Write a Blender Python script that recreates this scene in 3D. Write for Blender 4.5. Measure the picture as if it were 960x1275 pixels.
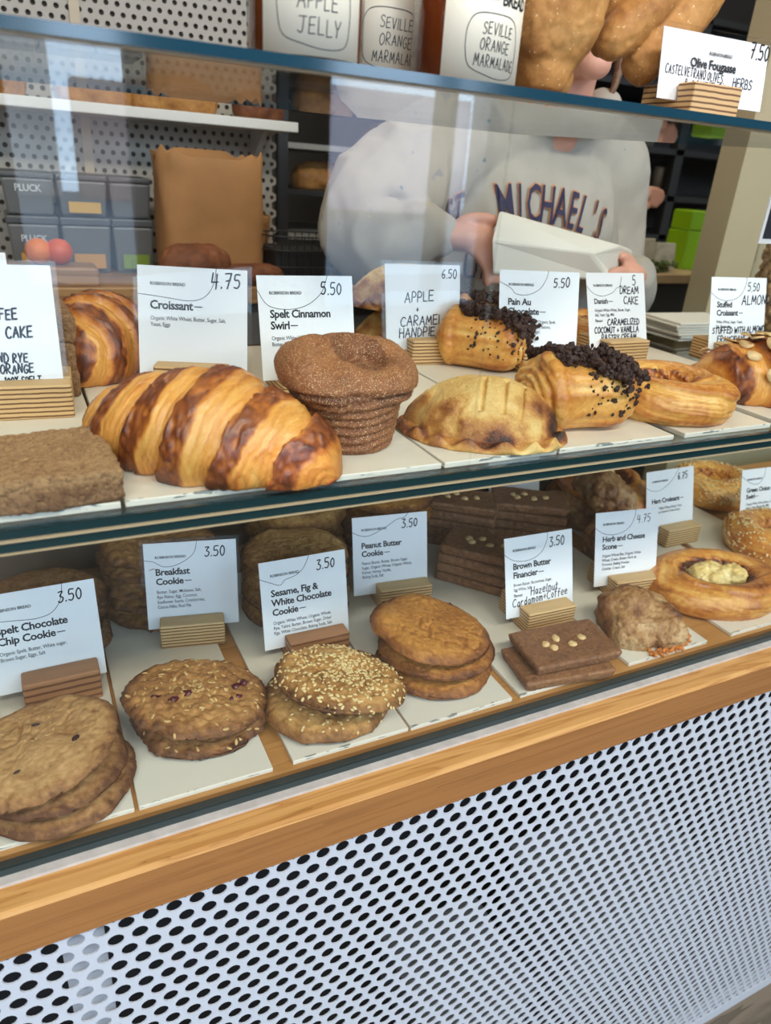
import bpy, bmesh, math, random
import numpy as np
from mathutils import Vector, Matrix
from mathutils.bvhtree import BVHTree

for o in list(bpy.data.objects):
    bpy.data.objects.remove(o)
SC = bpy.context.scene
COL = SC.collection
random.seed(7)

# ------------------------------------------------------------------ camera, light, exposure
# camera orientation solved from the case's edges (rows: image right, image down, forward)
CR = np.array([[0.89789301, -0.43508057, 0.06703011],
               [-0.13242534, -0.41216937, -0.90143216],
               [0.41982338, 0.80051315, -0.42769969]])
FPX, S, EYE = 896.98, 0.52, 1.456
cam_data = bpy.data.cameras.new('camera')
cam = bpy.data.objects.new('camera', cam_data)
COL.objects.link(cam)
_r, _d, _f = CR[0], CR[1], CR[2]
cam.matrix_world = Matrix(((_r[0], -_d[0], -_f[0], 0), (_r[1], -_d[1], -_f[1], 0),
                           (_r[2], -_d[2], -_f[2], EYE), (0, 0, 0, 1)))
cam_data.sensor_fit = 'VERTICAL'
cam_data.sensor_height = 36.0
cam_data.lens = 36.0 * FPX / 1275.0
cam_data.clip_start = 0.02
cam_data.dof.use_dof = True
cam_data.dof.focus_distance = 0.74
cam_data.dof.aperture_fstop = 6.5
SC.camera = cam

SC.view_settings.view_transform = 'Standard'
SC.view_settings.look = 'None'
SC.view_settings.gamma = 1.0
SC.view_settings.use_curve_mapping = False
SC.view_settings.exposure = 0.0
SC.cycles.use_denoising = True
SC.cycles.max_bounces = 10
SC.cycles.transparent_max_bounces = 24
SC.cycles.sample_clamp_indirect = 6.0
SC.cycles.caustics_reflective = False
SC.cycles.caustics_refractive = False

world = bpy.data.worlds.new('street_sky')
SC.world = world
world.use_nodes = True
_bg = world.node_tree.nodes['Background']
_bg.inputs[0].default_value = (0.58, 0.77, 1.0, 1)
_bg.inputs[1].default_value = 10.0

def area(name, loc, size, power, col, rot=(0, 0, 0), portal=False):
    l = bpy.data.lights.new(name, 'AREA')
    l.shape = 'RECTANGLE'
    l.size, l.size_y = size
    l.energy = power
    l.color = col
    if portal:
        l.cycles.is_portal = True
    o = bpy.data.objects.new(name, l)
    COL.objects.link(o)
    o.location = loc
    o.rotation_euler = rot
    return o

# shop windows, then high unseen openings added for light (x0, x1, z0, z1) in the street wall behind the camera
WINY = -2.6
WINS = [(-3.2, -0.25, 0.15, 2.8), (0.06, 0.52, 0.9, 2.5), (1.42, 2.02, 0.8, 2.5), (2.1, 2.36, 0.8, 2.5), (2.5, 4.9, 2.1, 2.9), (-0.2, 2.3, 2.58, 2.9)]  # the last pair, high up, only lets in extra daylight
for w in WINS:
    area('window_and_added_daylight', ((w[0] + w[1]) / 2, WINY, (w[2] + w[3]) / 2), (w[1] - w[0], w[3] - w[2]), 1, (1, 1, 1),
         (math.radians(90), 0, 0), portal=True)
for lx in (-0.5, 0.35, 1.2):
    area('ceiling_and_added_light', (lx, 0.62, 2.72), (0.5, 0.16), 2.5, (1.0, 0.86, 0.66))
for lx in (-0.7, 0.4, 1.5):  # unseen row over the customer side, added to brighten the lower boards
    area('ceiling_and_added_light', (lx, -0.85, 2.88), (0.7, 0.4), 27, (1.0, 0.94, 0.86))
for lx, ly in ((0.2, 2.2), (1.8, 1.9), (3.4, 0.4)):
    area('ceiling_and_added_light', (lx, ly, 2.9), (0.6, 0.6), 9, (1.0, 0.88, 0.7))

# ------------------------------------------------------------------ helpers
def P(px, py, y=None, z=None, x=None):
    """the point seen at a photo pixel on a plane of the place (metres)"""
    d = CR.T @ np.array([px - 480.0, py - 637.5, FPX])
    if y is not None: t = y / d[1]
    elif z is not None: t = (z - EYE) / d[2]
    else: t = x / d[0]
    return Vector((d[0] * t, d[1] * t, EYE + d[2] * t))

def U(u): return EYE + u * S            # height from eye units
Z_DECK, Z_LOW, Z_MID, Z_TOP = U(-1.0) - 0.005, U(-1.0), U(-0.4255), U(0.110)
Y_PANE = 0.911 * S

def _hash(ix, iy, iz, seed):
    h = (ix.astype(np.uint64) * np.uint64(73856093)) ^ (iy.astype(np.uint64) * np.uint64(19349663)) ^ \
        (iz.astype(np.uint64) * np.uint64(83492791)) ^ np.uint64(seed * 2654435761 % (1 << 32))
    h = (h ^ (h >> np.uint64(13))) * np.uint64(1274126177) & np.uint64(0xFFFFFFFF)
    h = (h ^ (h >> np.uint64(16))) * np.uint64(2246822519) & np.uint64(0xFFFFFFFF)
    h = h ^ (h >> np.uint64(15))
    return (h & np.uint64(0xFFFFFF)).astype(np.float64) / 0xFFFFFF * 2 - 1

def noise(p, scale=1.0, seed=1):
    p = np.asarray(p, float) * scale + 1000.5
    i = np.floor(p).astype(np.int64)
    f = p - i
    f = f * f * f * (f * (f * 6 - 15) + 10)
    r = 0
    for dx in (0, 1):
        wx = f[:, 0] if dx else 1 - f[:, 0]
        for dy in (0, 1):
            wy = f[:, 1] if dy else 1 - f[:, 1]
            for dz in (0, 1):
                wz = f[:, 2] if dz else 1 - f[:, 2]
                r = r + wx * wy * wz * _hash(i[:, 0] + dx, i[:, 1] + dy, i[:, 2] + dz, seed)
    return r

def fbm(p, scale=1.0, oct=3, seed=1, gain=0.5):
    r, a, t = 0, 1.0, 0
    for k in range(oct):
        r = r + a * noise(p, scale * 2.03 ** k, seed + k * 17)
        t += a
        a *= gain
    return r / t

def smooth01(x, a, b):
    t = np.clip((x - a) / (b - a), 0, 1)
    return t * t * (3 - 2 * t)

def gridf(nu, nv, cu=False, cv=False, off=0):
    F = []
    for i in range(nu if cu else nu - 1):
        for j in range(nv if cv else nv - 1):
            a, b = i, (i + 1) % nu
            c, d = j, (j + 1) % nv
            F.append((off + a * nv + c, off + b * nv + c, off + b * nv + d, off + a * nv + d))
    return F

def mesh(name, V, F, attr=None, smooth=True):
    me = bpy.data.meshes.new(name)
    me.from_pydata([tuple(v) for v in V], [], F)
    me.polygons.foreach_set('use_smooth', [smooth] * len(me.polygons))
    if attr is not None:
        at = me.attributes.new('bake', 'FLOAT', 'POINT')
        at.data.foreach_set('value', np.asarray(attr, np.float32))
    me.update()
    return me

def outward(V, F):
    V = np.asarray(V, float)
    vol = 0.0
    for f in F:
        a = V[f[0]]
        for i in range(1, len(f) - 1): vol += float(np.dot(a, np.cross(V[f[i]], V[f[i + 1]])))
    return F if vol > 0 else [tuple(reversed(f)) for f in F]

def normals(V, F):
    V = np.asarray(V)
    me = mesh('tmp', V, F)
    n = np.zeros(len(V) * 3)
    me.vertices.foreach_get('normal', n)
    bpy.data.meshes.remove(me)
    return n.reshape(-1, 3)

def link(name, me, m, parent=None, loc=(0, 0, 0), rot=(0, 0, 0), label=None):
    o = bpy.data.objects.new(name, me)
    COL.objects.link(o)
    if m is not None:
        me.materials.clear()
        for q in (m if isinstance(m, (list, tuple)) else [m]):
            me.materials.append(q)
    o.parent = parent
    o.location = loc
    o.rotation_euler = rot
    if label: o['label'] = label
    return o

def tag(o, label, cat, group=None, kind=None):
    o['label'] = label
    o['category'] = cat
    if group: o['group'] = group
    if kind: o['kind'] = kind
    return o

def thing(name, label, cat, loc=(0, 0, 0), rot=(0, 0, 0), group=None):
    o = bpy.data.objects.new(name, None)
    o.empty_display_size = 0.05
    COL.objects.link(o)
    o.location = loc
    o.rotation_euler = rot
    return tag(o, label, cat, group)

def struct(name, me, m, loc=(0, 0, 0), rot=(0, 0, 0), parent=None):
    o = link(name, me, m, parent, loc, rot)
    if parent is None: o['kind'] = 'structure'
    return o

def copy_tree(src, label, loc=None, rot=None, group=None, scale=None):
    c = src.copy()
    COL.objects.link(c)
    if label: c['label'] = label
    if group: c['group'] = group
    if loc is not None: c.location = loc
    if rot is not None: c.rotation_euler = rot
    if scale is not None: c.scale = (scale, scale, scale)
    for ch in list(src.children):
        d = ch.copy()
        COL.objects.link(d)
        d.parent = c
        for g in list(ch.children):
            e = g.copy()
            COL.objects.link(e)
            e.parent = d
    return c

def box(x0, x1, y0, y1, z0, z1):
    V = [(x, y, z) for x in (x0, x1) for y in (y0, y1) for z in (z0, z1)]
    F = [(0, 1, 3, 2), (4, 6, 7, 5), (0, 4, 5, 1), (2, 3, 7, 6), (0, 2, 6, 4), (1, 5, 7, 3)]
    return V, F

def join(*parts):
    V, F = [], []
    for v, f in parts:
        o = len(V)
        V += [tuple(q) for q in v]
        F += [tuple(i + o for i in q) for q in f]
    return V, F

def bevel(V, F, w=0.002, seg=2):
    bm = bmesh.new()
    vs = [bm.verts.new(v) for v in V]
    for f in F: bm.faces.new([vs[i] for i in f])
    bmesh.ops.recalc_face_normals(bm, faces=bm.faces)
    es = [e for e in bm.edges if len(e.link_faces) == 2 and e.calc_face_angle(0) > 0.4]
    bmesh.ops.bevel(bm, geom=es, offset=w, segments=seg, affect='EDGES', profile=0.5)
    me = bpy.data.meshes.new('m')
    bm.to_mesh(me)
    bm.free()
    return me

def boxm(x0, x1, y0, y1, z0, z1, w=0.0):
    V, F = box(x0, x1, y0, y1, z0, z1)
    if w: return bevel(V, F, w)
    return mesh('box', V, F, smooth=False)

def prism(pts, axis_len, horizontal=True):
    """closed (y,z) outline swept along x from -len/2 to len/2"""
    n = len(pts)
    h = axis_len / 2
    V = [(-h, p[0], p[1]) for p in pts] + [(h, p[0], p[1]) for p in pts]
    F = [(i, (i + 1) % n, n + (i + 1) % n, n + i) for i in range(n)]
    F += [tuple(range(n))[::-1], tuple(range(n, 2 * n))]
    return V, F

def lathe(prof, seg=40):
    V, n = [], len(prof)
    for i in range(seg):
        a = 2 * math.pi * i / seg
        for r, z in prof: V.append((r * math.cos(a), r * math.sin(a), z))
    return V, gridf(seg, n, True, False)

def catmull(pts, n):
    pts = np.asarray(pts, float)
    m = len(pts)
    out = []
    for t in np.linspace(0, m - 1, n):
        i = min(int(t), m - 2)
        f = t - i
        p0, p1, p2, p3 = pts[max(i - 1, 0)], pts[i], pts[i + 1], pts[min(i + 2, m - 1)]
        out.append(0.5 * (2 * p1 + (p2 - p0) * f + (2 * p0 - 5 * p1 + 4 * p2 - p3) * f * f + (3 * p1 - p0 - 3 * p2 + p3) * f ** 3))
    return np.array(out)

def tube(pts, rad, n=24, seg=14, closed=False, sq=1.0, caps=True):
    """swept tube through points with radius per point, rounded ends"""
    pr = np.column_stack([np.asarray(pts, float), np.asarray(rad, float)])
    if closed:
        m = len(pr)
        pr = np.array(list(pr) * 3)
        cc = catmull(pr, 3 * n + 1)
        cc = cc[n:2 * n]
    else:
        cc = catmull(pr, n)
    p, r = cc[:, :3], np.maximum(cc[:, 3], 1e-5)
    if closed: T = np.roll(p, -1, 0) - np.roll(p, 1, 0)
    else: T = np.gradient(p, axis=0)
    T /= np.linalg.norm(T, axis=1)[:, None] + 1e-12
    if not closed and caps:
        hp = np.array([p[0] - T[0] * r[0] * 0.95, p[0] - T[0] * r[0] * 0.7])
        hr = np.array([r[0] * 0.25, r[0] * 0.72])
        tp = np.array([p[-1] + T[-1] * r[-1] * 0.7, p[-1] + T[-1] * r[-1] * 0.95])
        tr = np.array([r[-1] * 0.72, r[-1] * 0.25])
        p = np.vstack([hp, p, tp]); r = np.concatenate([hr, r, tr])
        T = np.vstack([T[:1], T[:1], T, T[-1:], T[-1:]])
    up = np.array([0, 0, 1.0]) if abs(T[0][2]) < 0.9 else np.array([0, 1.0, 0])
    V = []
    for i in range(len(p)):
        s = np.cross(T[i], up)
        s /= np.linalg.norm(s) + 1e-12
        u = np.cross(s, T[i])
        up = u
        for k in range(seg):
            a = 2 * math.pi * k / seg
            V.append(p[i] + r[i] * (math.cos(a) * s + sq * math.sin(a) * u))
    F = gridf(len(p), seg, closed, True)
    if not closed:
        F.append(tuple(range(seg))[::-1])
        b = (len(p) - 1) * seg
        F.append(tuple(range(b, b + seg)))
    return V, F

def ellipsoid(c, r, nu=24, nv=14, rot=None):
    V = [(0, 0, 1)]
    for i in range(1, nv):
        a = math.pi * i / nv
        for k in range(nu):
            b = 2 * math.pi * k / nu
            V.append((math.sin(a) * math.cos(b), math.sin(a) * math.sin(b), math.cos(a)))
    V.append((0, 0, -1))
    F = [(0, 1 + k, 1 + (k + 1) % nu) for k in range(nu)]
    for i in range(nv - 2):
        for k in range(nu):
            a = 1 + i * nu
            F.append((a + k, a + nu + k, a + nu + (k + 1) % nu, a + (k + 1) % nu))
    l = len(V) - 1
    F += [(l, 1 + (nv - 2) * nu + (k + 1) % nu, 1 + (nv - 2) * nu + k) for k in range(nu)]
    out = []
    for v in V:
        q = Vector((v[0] * r[0], v[1] * r[1], v[2] * r[2]))
        if rot: q = Matrix.Rotation(rot[2], 3, 'Z') @ Matrix.Rotation(rot[1], 3, 'Y') @ Matrix.Rotation(rot[0], 3, 'X') @ q
        out.append((q.x + c[0], q.y + c[1], q.z + c[2]))
    return out, F

def voxel(parts, size, smooth=4):
    """fuse overlapping closed shapes into one continuous surface"""
    V, F = join(*parts)
    me = mesh('tmp', V, F)
    o = bpy.data.objects.new('tmp', me)
    COL.objects.link(o)
    m = o.modifiers.new('r', 'REMESH')
    m.mode = 'VOXEL'
    m.voxel_size = size
    if smooth:
        s = o.modifiers.new('s', 'SMOOTH')
        s.iterations = smooth
        s.factor = 0.5
    dg = bpy.context.evaluated_depsgraph_get()
    e = o.evaluated_get(dg)
    m2 = e.to_mesh()
    n = len(m2.vertices)
    co = np.zeros(n * 3); m2.vertices.foreach_get('co', co)
    nn = np.zeros(n * 3); m2.vertices.foreach_get('normal', nn)
    FF = [tuple(p.vertices) for p in m2.polygons]
    e.to_mesh_clear()
    bpy.data.objects.remove(o)
    bpy.data.meshes.remove(me)
    return co.reshape(-1, 3), FF, nn.reshape(-1, 3)

def rbox(lx, ly, lz, r, res):
    """rounded box resting on z=0, dense and welded; returns V, F, N"""
    bm = bmesh.new()
    h = np.array([lx, ly, lz]) / 2
    for ax in range(3):
        u, v = [(1, 2), (2, 0), (0, 1)][ax]
        nu, nv = max(2, int(2 * h[u] / res)), max(2, int(2 * h[v] / res))
        for sg in (-1, 1):
            vs = []
            for i in range(nu + 1):
                for j in range(nv + 1):
                    p = np.zeros(3)
                    p[ax] = sg * h[ax]; p[u] = -h[u] + 2 * h[u] * i / nu; p[v] = -h[v] + 2 * h[v] * j / nv
                    c = np.clip(p, -(h - r), h - r)
                    d = p - c
                    q = c + d / (np.linalg.norm(d) + 1e-12) * r
                    vs.append(bm.verts.new(q + np.array([0, 0, h[2]])))
            for i in range(nu):
                for j in range(nv):
                    a = [vs[i * (nv + 1) + j], vs[(i + 1) * (nv + 1) + j], vs[(i + 1) * (nv + 1) + j + 1], vs[i * (nv + 1) + j + 1]]
                    bm.faces.new(a if sg > 0 else a[::-1])
    bmesh.ops.remove_doubles(bm, verts=bm.verts, dist=res * 0.05)
    bmesh.ops.recalc_face_normals(bm, faces=bm.faces)
    bm.verts.index_update()
    bm.normal_update()
    V = np.array([v.co[:] for v in bm.verts]); N = np.array([v.normal[:] for v in bm.verts])
    F = [tuple(v.index for v in f.verts) for f in bm.faces]
    bm.free()
    return V, F, N

# ------------------------------------------------------------------ materials
def nt(name):
    m = bpy.data.materials.new(name)
    m.use_nodes = True
    n = m.node_tree
    return m, n, n.nodes['Principled BSDF']

def nd(n, t, **kw):
    x = n.nodes.new(t)
    for k, v in kw.items():
        if k in x.inputs: x.inputs[k].default_value = v
        else: setattr(x, k, v)
    return x

def lnk(n, a, b): n.links.new(a, b)

def ramp(n, stops):
    r = n.nodes.new('ShaderNodeValToRGB')
    el = r.color_ramp.elements
    while len(el) < len(stops): el.new(0.5)
    for e, (p, c) in zip(el, stops):
        e.position = p
        e.color = (*c, 1)
    return r

def s2l(c):
    return tuple((x / 12.92 if x <= 0.04045 else ((x + 0.055) / 1.055) ** 2.4) for x in (v / 255.0 for v in c))

def flat(name, rgb, rough=0.5, spec=0.5, metal=0.0, nscale=0, namp=0.0, bump=0.0, bscale=200, coat=0.0):
    m, n, b = nt(name)
    c = s2l(rgb)
    b.inputs['Base Color'].default_value = (*c, 1)
    b.inputs['Roughness'].default_value = rough
    b.inputs['Specular IOR Level'].default_value = spec
    b.inputs['Metallic'].default_value = metal
    b.inputs['Coat Weight'].default_value = coat
    tc = nd(n, 'ShaderNodeTexCoord')
    if nscale:
        t = nd(n, 'ShaderNodeTexNoise', Scale=nscale, Detail=5.0)
        lnk(n, tc.outputs['Object'], t.inputs['Vector'])
        r = ramp(n, [(0.3, tuple(x * (1 - namp) for x in c)), (0.7, tuple(min(1, x * (1 + namp)) for x in c))])
        lnk(n, t.outputs['Fac'], r.inputs['Fac'])
        lnk(n, r.outputs['Color'], b.inputs['Base Color'])
    if bump:
        t = nd(n, 'ShaderNodeTexNoise', Scale=bscale, Detail=4.0)
        lnk(n, tc.outputs['Object'], t.inputs['Vector'])
        bp = nd(n, 'ShaderNodeBump', Strength=bump, Distance=0.002)
        lnk(n, t.outputs['Fac'], bp.inputs['Height'])
        lnk(n, bp.outputs['Normal'], b.inputs['Normal'])
    return m

def crust(name, stops, nscale=60, namp=0.35, fine=500, famp=0.25, bump=0.5, bdist=0.0015, rough=0.5, spec=0.35, grains=None, gscale=900, gcut=0.66, pores=None, coat=0.0):
    """baked surface: the mesh's own bake value plus mottling, on a browning scale"""
    m, n, b = nt(name)
    tc = nd(n, 'ShaderNodeTexCoord')
    at = nd(n, 'ShaderNodeAttribute', attribute_name='bake')
    t1 = nd(n, 'ShaderNodeTexNoise', Scale=nscale, Detail=6.0, Roughness=0.65)
    t2 = nd(n, 'ShaderNodeTexNoise', Scale=fine, Detail=4.0, Roughness=0.7)
    for t in (t1, t2): lnk(n, tc.outputs['Object'], t.inputs['Vector'])
    a1 = nd(n, 'ShaderNodeMath', operation='MULTIPLY_ADD')
    lnk(n, t1.outputs['Fac'], a1.inputs[0]); a1.inputs[1].default_value = namp; lnk(n, at.outputs['Fac'], a1.inputs[2])
    a2 = nd(n, 'ShaderNodeMath', operation='MULTIPLY_ADD')
    lnk(n, t2.outputs['Fac'], a2.inputs[0]); a2.inputs[1].default_value = famp; lnk(n, a1.outputs[0], a2.inputs[2])
    a3 = nd(n, 'ShaderNodeMath', operation='SUBTRACT')
    lnk(n, a2.outputs[0], a3.inputs[0]); a3.inputs[1].default_value = (namp + famp) / 2
    r = ramp(n, [(p, s2l(c)) for p, c in stops])
    lnk(n, a3.outputs[0], r.inputs['Fac'])
    colour = r.outputs['Color']
    if pores:
        v = nd(n, 'ShaderNodeTexVoronoi', Scale=pores)
        lnk(n, tc.outputs['Object'], v.inputs['Vector'])
        pr = ramp(n, [(0.08, (0.35, 0.35, 0.35)), (0.3, (1, 1, 1))])
        lnk(n, v.outputs['Distance'], pr.inputs['Fac'])
        mx = nd(n, 'ShaderNodeMix', data_type='RGBA', blend_type='MULTIPLY')
        mx.inputs[0].default_value = 0.8
        lnk(n, colour, mx.inputs[6]); lnk(n, pr.outputs['Color'], mx.inputs[7])
        colour = mx.outputs[2]
    if grains:
        v = nd(n, 'ShaderNodeTexNoise', Scale=gscale, Detail=2.0)
        lnk(n, tc.outputs['Object'], v.inputs['Vector'])
        gr = ramp(n, [(gcut, (0, 0, 0)), (min(0.99, gcut + 0.05), (1, 1, 1))])
        lnk(n, v.outputs['Fac'], gr.inputs['Fac'])
        mx = nd(n, 'ShaderNodeMix', data_type='RGBA')
        lnk(n, gr.outputs['Color'], mx.inputs[0]); lnk(n, colour, mx.inputs[6]); mx.inputs[7].default_value = (*s2l(grains), 1)
        colour = mx.outputs[2]
    lnk(n, colour, b.inputs['Base Color'])
    bp = nd(n, 'ShaderNodeBump', Strength=bump, Distance=bdist)
    lnk(n, a2.outputs[0], bp.inputs['Height'])
    lnk(n, bp.outputs['Normal'], b.inputs['Normal'])
    b.inputs['Roughness'].default_value = rough
    b.inputs['Specular IOR Level'].default_value = spec
    b.inputs['Coat Weight'].default_value = coat
    b.inputs['Coat Roughness'].default_value = 0.3
    return m

def glass(name, tint=(0.975, 0.993, 0.985), f0=0.04, gain=1.0):
    """thin clear sheet: transmits straight through and mirrors by Fresnel"""
    m, n, b = nt(name)
    n.nodes.remove(b)
    out = n.nodes['Material Output']
    g = nd(n, 'ShaderNodeNewGeometry')
    dt = nd(n, 'ShaderNodeVectorMath', operation='DOT_PRODUCT')
    lnk(n, g.outputs['Incoming'], dt.inputs[0]); lnk(n, g.outputs['Normal'], dt.inputs[1])
    ab = nd(n, 'ShaderNodeMath', operation='ABSOLUTE'); lnk(n, dt.outputs['Value'], ab.inputs[0])
    om = nd(n, 'ShaderNodeMath', operation='SUBTRACT'); om.inputs[0].default_value = 1.0; lnk(n, ab.outputs[0], om.inputs[1])
    pw = nd(n, 'ShaderNodeMath', operation='POWER'); lnk(n, om.outputs[0], pw.inputs[0]); pw.inputs[1].default_value = 5.0
    ma = nd(n, 'ShaderNodeMath', operation='MULTIPLY_ADD', use_clamp=True); lnk(n, pw.outputs[0], ma.inputs[0]); ma.inputs[1].default_value = (1 - f0) * gain; ma.inputs[2].default_value = f0 * gain
    tr = nd(n, 'ShaderNodeBsdfTransparent'); tr.inputs['Color'].default_value = (*tint, 1)
    gl = nd(n, 'ShaderNodeBsdfGlossy'); gl.inputs['Roughness'].default_value = 0.0
    mx = nd(n, 'ShaderNodeMixShader')
    lnk(n, ma.outputs[0], mx.inputs[0]); lnk(n, tr.outputs[0], mx.inputs[1]); lnk(n, gl.outputs[0], mx.inputs[2])
    lnk(n, mx.outputs[0], out.inputs['Surface'])
    return m

def wood(name, stops, scale=(3, 60, 60), wave=14.0, dist=6.0, rough=0.45, fine=0.3, bump=0.15):
    m, n, b = nt(name)
    tc = nd(n, 'ShaderNodeTexCoord')
    mp = nd(n, 'ShaderNodeMapping'); mp.inputs['Scale'].default_value = scale
    lnk(n, tc.outputs['Object'], mp.inputs['Vector'])
    w = nd(n, 'ShaderNodeTexNoise', Scale=1.0, Detail=3.0, Roughness=0.5, Distortion=0.6)
    lnk(n, mp.outputs[0], w.inputs['Vector'])
    mu = nd(n, 'ShaderNodeMath', operation='MULTIPLY'); lnk(n, w.outputs['Fac'], mu.inputs[0]); mu.inputs[1].default_value = wave
    fr = nd(n, 'ShaderNodeMath', operation='FRACT'); lnk(n, mu.outputs[0], fr.inputs[0])
    f = nd(n, 'ShaderNodeTexNoise', Scale=9.0, Detail=6.0, Roughness=0.75)
    lnk(n, mp.outputs[0], f.inputs['Vector'])
    ad = nd(n, 'ShaderNodeMath', operation='MULTIPLY_ADD'); lnk(n, f.outputs['Fac'], ad.inputs[0]); ad.inputs[1].default_value = fine
    lnk(n, fr.outputs[0], ad.inputs[2])
    r = ramp(n, [(p, s2l(c)) for p, c in stops])
    lnk(n, ad.outputs[0], r.inputs['Fac'])
    lnk(n, r.outputs['Color'], b.inputs['Base Color'])
    bp = nd(n, 'ShaderNodeBump', Strength=bump, Distance=0.001)
    lnk(n, ad.outputs[0], bp.inputs['Height']); lnk(n, bp.outputs['Normal'], b.inputs['Normal'])
    b.inputs['Roughness'].default_value = rough
    return m

def plywood(name, light, dark, layer=0.0042):
    """birch ply: plies show as stripes on the cut sides (stacked in height), plain face veneer on top"""
    m, n, b = nt(name)
    tc = nd(n, 'ShaderNodeTexCoord')
    sp = nd(n, 'ShaderNodeSeparateXYZ'); lnk(n, tc.outputs['Object'], sp.inputs[0])
    nz = nd(n, 'ShaderNodeTexNoise', Scale=60.0, Detail=2.0); lnk(n, tc.outputs['Object'], nz.inputs['Vector'])
    a = nd(n, 'ShaderNodeMath', operation='MULTIPLY_ADD'); lnk(n, nz.outputs['Fac'], a.inputs[0]); a.inputs[1].default_value = 0.0012; lnk(n, sp.outputs['Z'], a.inputs[2])
    d = nd(n, 'ShaderNodeMath', operation='DIVIDE'); lnk(n, a.outputs[0], d.inputs[0]); d.inputs[1].default_value = layer
    f = nd(n, 'ShaderNodeMath', operation='FRACT'); lnk(n, d.outputs[0], f.inputs[0])
    r = ramp(n, [(0.0, s2l(light)), (0.55, s2l(light)), (0.66, s2l(dark)), (0.9, s2l(dark)), (1.0, s2l(light))])
    lnk(n, f.outputs[0], r.inputs['Fac'])
    # veneer on faces that look up
    g = nd(n, 'ShaderNodeNewGeometry'); s2 = nd(n, 'ShaderNodeSeparateXYZ')
    lnk(n, g.outputs['True Normal'], s2.inputs[0])
    gt = nd(n, 'ShaderNodeMath', operation='GREATER_THAN'); lnk(n, s2.outputs['Z'], gt.inputs[0]); gt.inputs[1].default_value = 0.6
    mp = nd(n, 'ShaderNodeMapping'); mp.inputs['Scale'].default_value = (8, 120, 20); lnk(n, tc.outputs['Object'], mp.inputs['Vector'])
    gn = nd(n, 'ShaderNodeTexNoise', Scale=2.0, Detail=5.0); lnk(n, mp.outputs[0], gn.inputs['Vector'])
    gr = ramp(n, [(0.3, tuple(x * 0.82 for x in s2l(light))), (0.7, s2l(light))]); lnk(n, gn.outputs['Fac'], gr.inputs['Fac'])
    mx = nd(n, 'ShaderNodeMix', data_type='RGBA')
    lnk(n, gt.outputs[0], mx.inputs[0]); lnk(n, r.outputs['Color'], mx.inputs[6]); lnk(n, gr.outputs['Color'], mx.inputs[7])
    lnk(n, mx.outputs[2], b.inputs['Base Color'])
    b.inputs['Roughness'].default_value = 0.5
    return m

M = {}
M['glass'] = glass('clear_glass')
M['glass_soft'] = glass('clear_jar_glass', (0.97, 0.985, 0.98))
M['sleeve'] = glass('clear_plastic', (0.985, 0.99, 0.99), 0.025, 0.6)
M['edge'] = flat('green_glass_edge', (16, 44, 46), 0.12, 0.6)
M['edge_pale'] = flat('pale_glass_edge', (120, 136, 132), 0.2, 0.6)
M['edge_top'] = flat('teal_glass_edge', (26, 62, 78), 0.1, 0.6)
M['silicone'] = flat('cream_silicone', (164, 146, 112), 0.35)
M['silicone_grey'] = flat('grey_silicone', (186, 180, 172), 0.4, nscale=80, namp=0.12)
M['oak'] = wood('oak', [(0.0, (104, 64, 28)), (0.12, (156, 106, 52)), (0.26, (192, 142, 80)), (0.7, (200, 152, 90)), (1.0, (180, 128, 68))], (2.6, 30, 30), 8, fine=0.28)
M['oak_front'] = wood('oak_front', [(0.0, (112, 70, 34)), (0.3, (138, 90, 46)), (1.0, (154, 104, 56))], (3, 60, 160), 3, fine=0.7)
M['deck'] = wood('deck_oak', [(0.0, (150, 102, 50)), (0.3, (176, 124, 66)), (1.0, (188, 136, 78))], (2, 40, 40), 4)
M['powder'] = flat('white_powder_coat', (190, 193, 198), 0.35, 0.5)
M['tray'] = flat('white_painted_board', (226, 220, 204), 0.35, 0.5, nscale=30, namp=0.03)
M['chip'] = flat('chipped_board_edge', (150, 150, 140), 0.6, nscale=300, namp=0.3)
M['card'] = flat('white_card', (236, 236, 236), 0.3, 0.5)
M['card_gloss'] = flat('laminated_white_card', (236, 237, 236), 0.18, 0.5, bump=0.15, bscale=120)
M['ink'] = flat('black_ink', (22, 22, 26), 0.5, 0.3)
M['print'] = flat('black_print', (38, 40, 44), 0.5, 0.3)
M['print_soft'] = flat('grey_print', (44, 46, 50), 0.5, 0.3)
M['marker'] = flat('marker_ink', (20, 24, 44), 0.5, 0.3)
M['ply'] = plywood('birch_plywood', (214, 176, 122), (112, 72, 40))
M['ply_red'] = plywood('dark_plywood', (170, 120, 80), (112, 70, 44), 0.008)
# ------------------------------------------------------------------ the setting
def wall_with_holes(x0, x1, z0, z1, holes, y, t):
    xs = sorted({x0, x1, *[h[0] for h in holes], *[h[1] for h in holes]})
    zs = sorted({z0, z1, *[h[2] for h in holes], *[h[3] for h in holes]})
    parts = []
    for a, b in zip(xs, xs[1:]):
        for c, d in zip(zs, zs[1:]):
            mx, mz = (a + b) / 2, (c + d) / 2
            if not any(h[0] < mx < h[1] and h[2] < mz < h[3] for h in holes):
                parts.append(box(a, b, y, y + t, c, d))
    return join(*parts)

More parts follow.
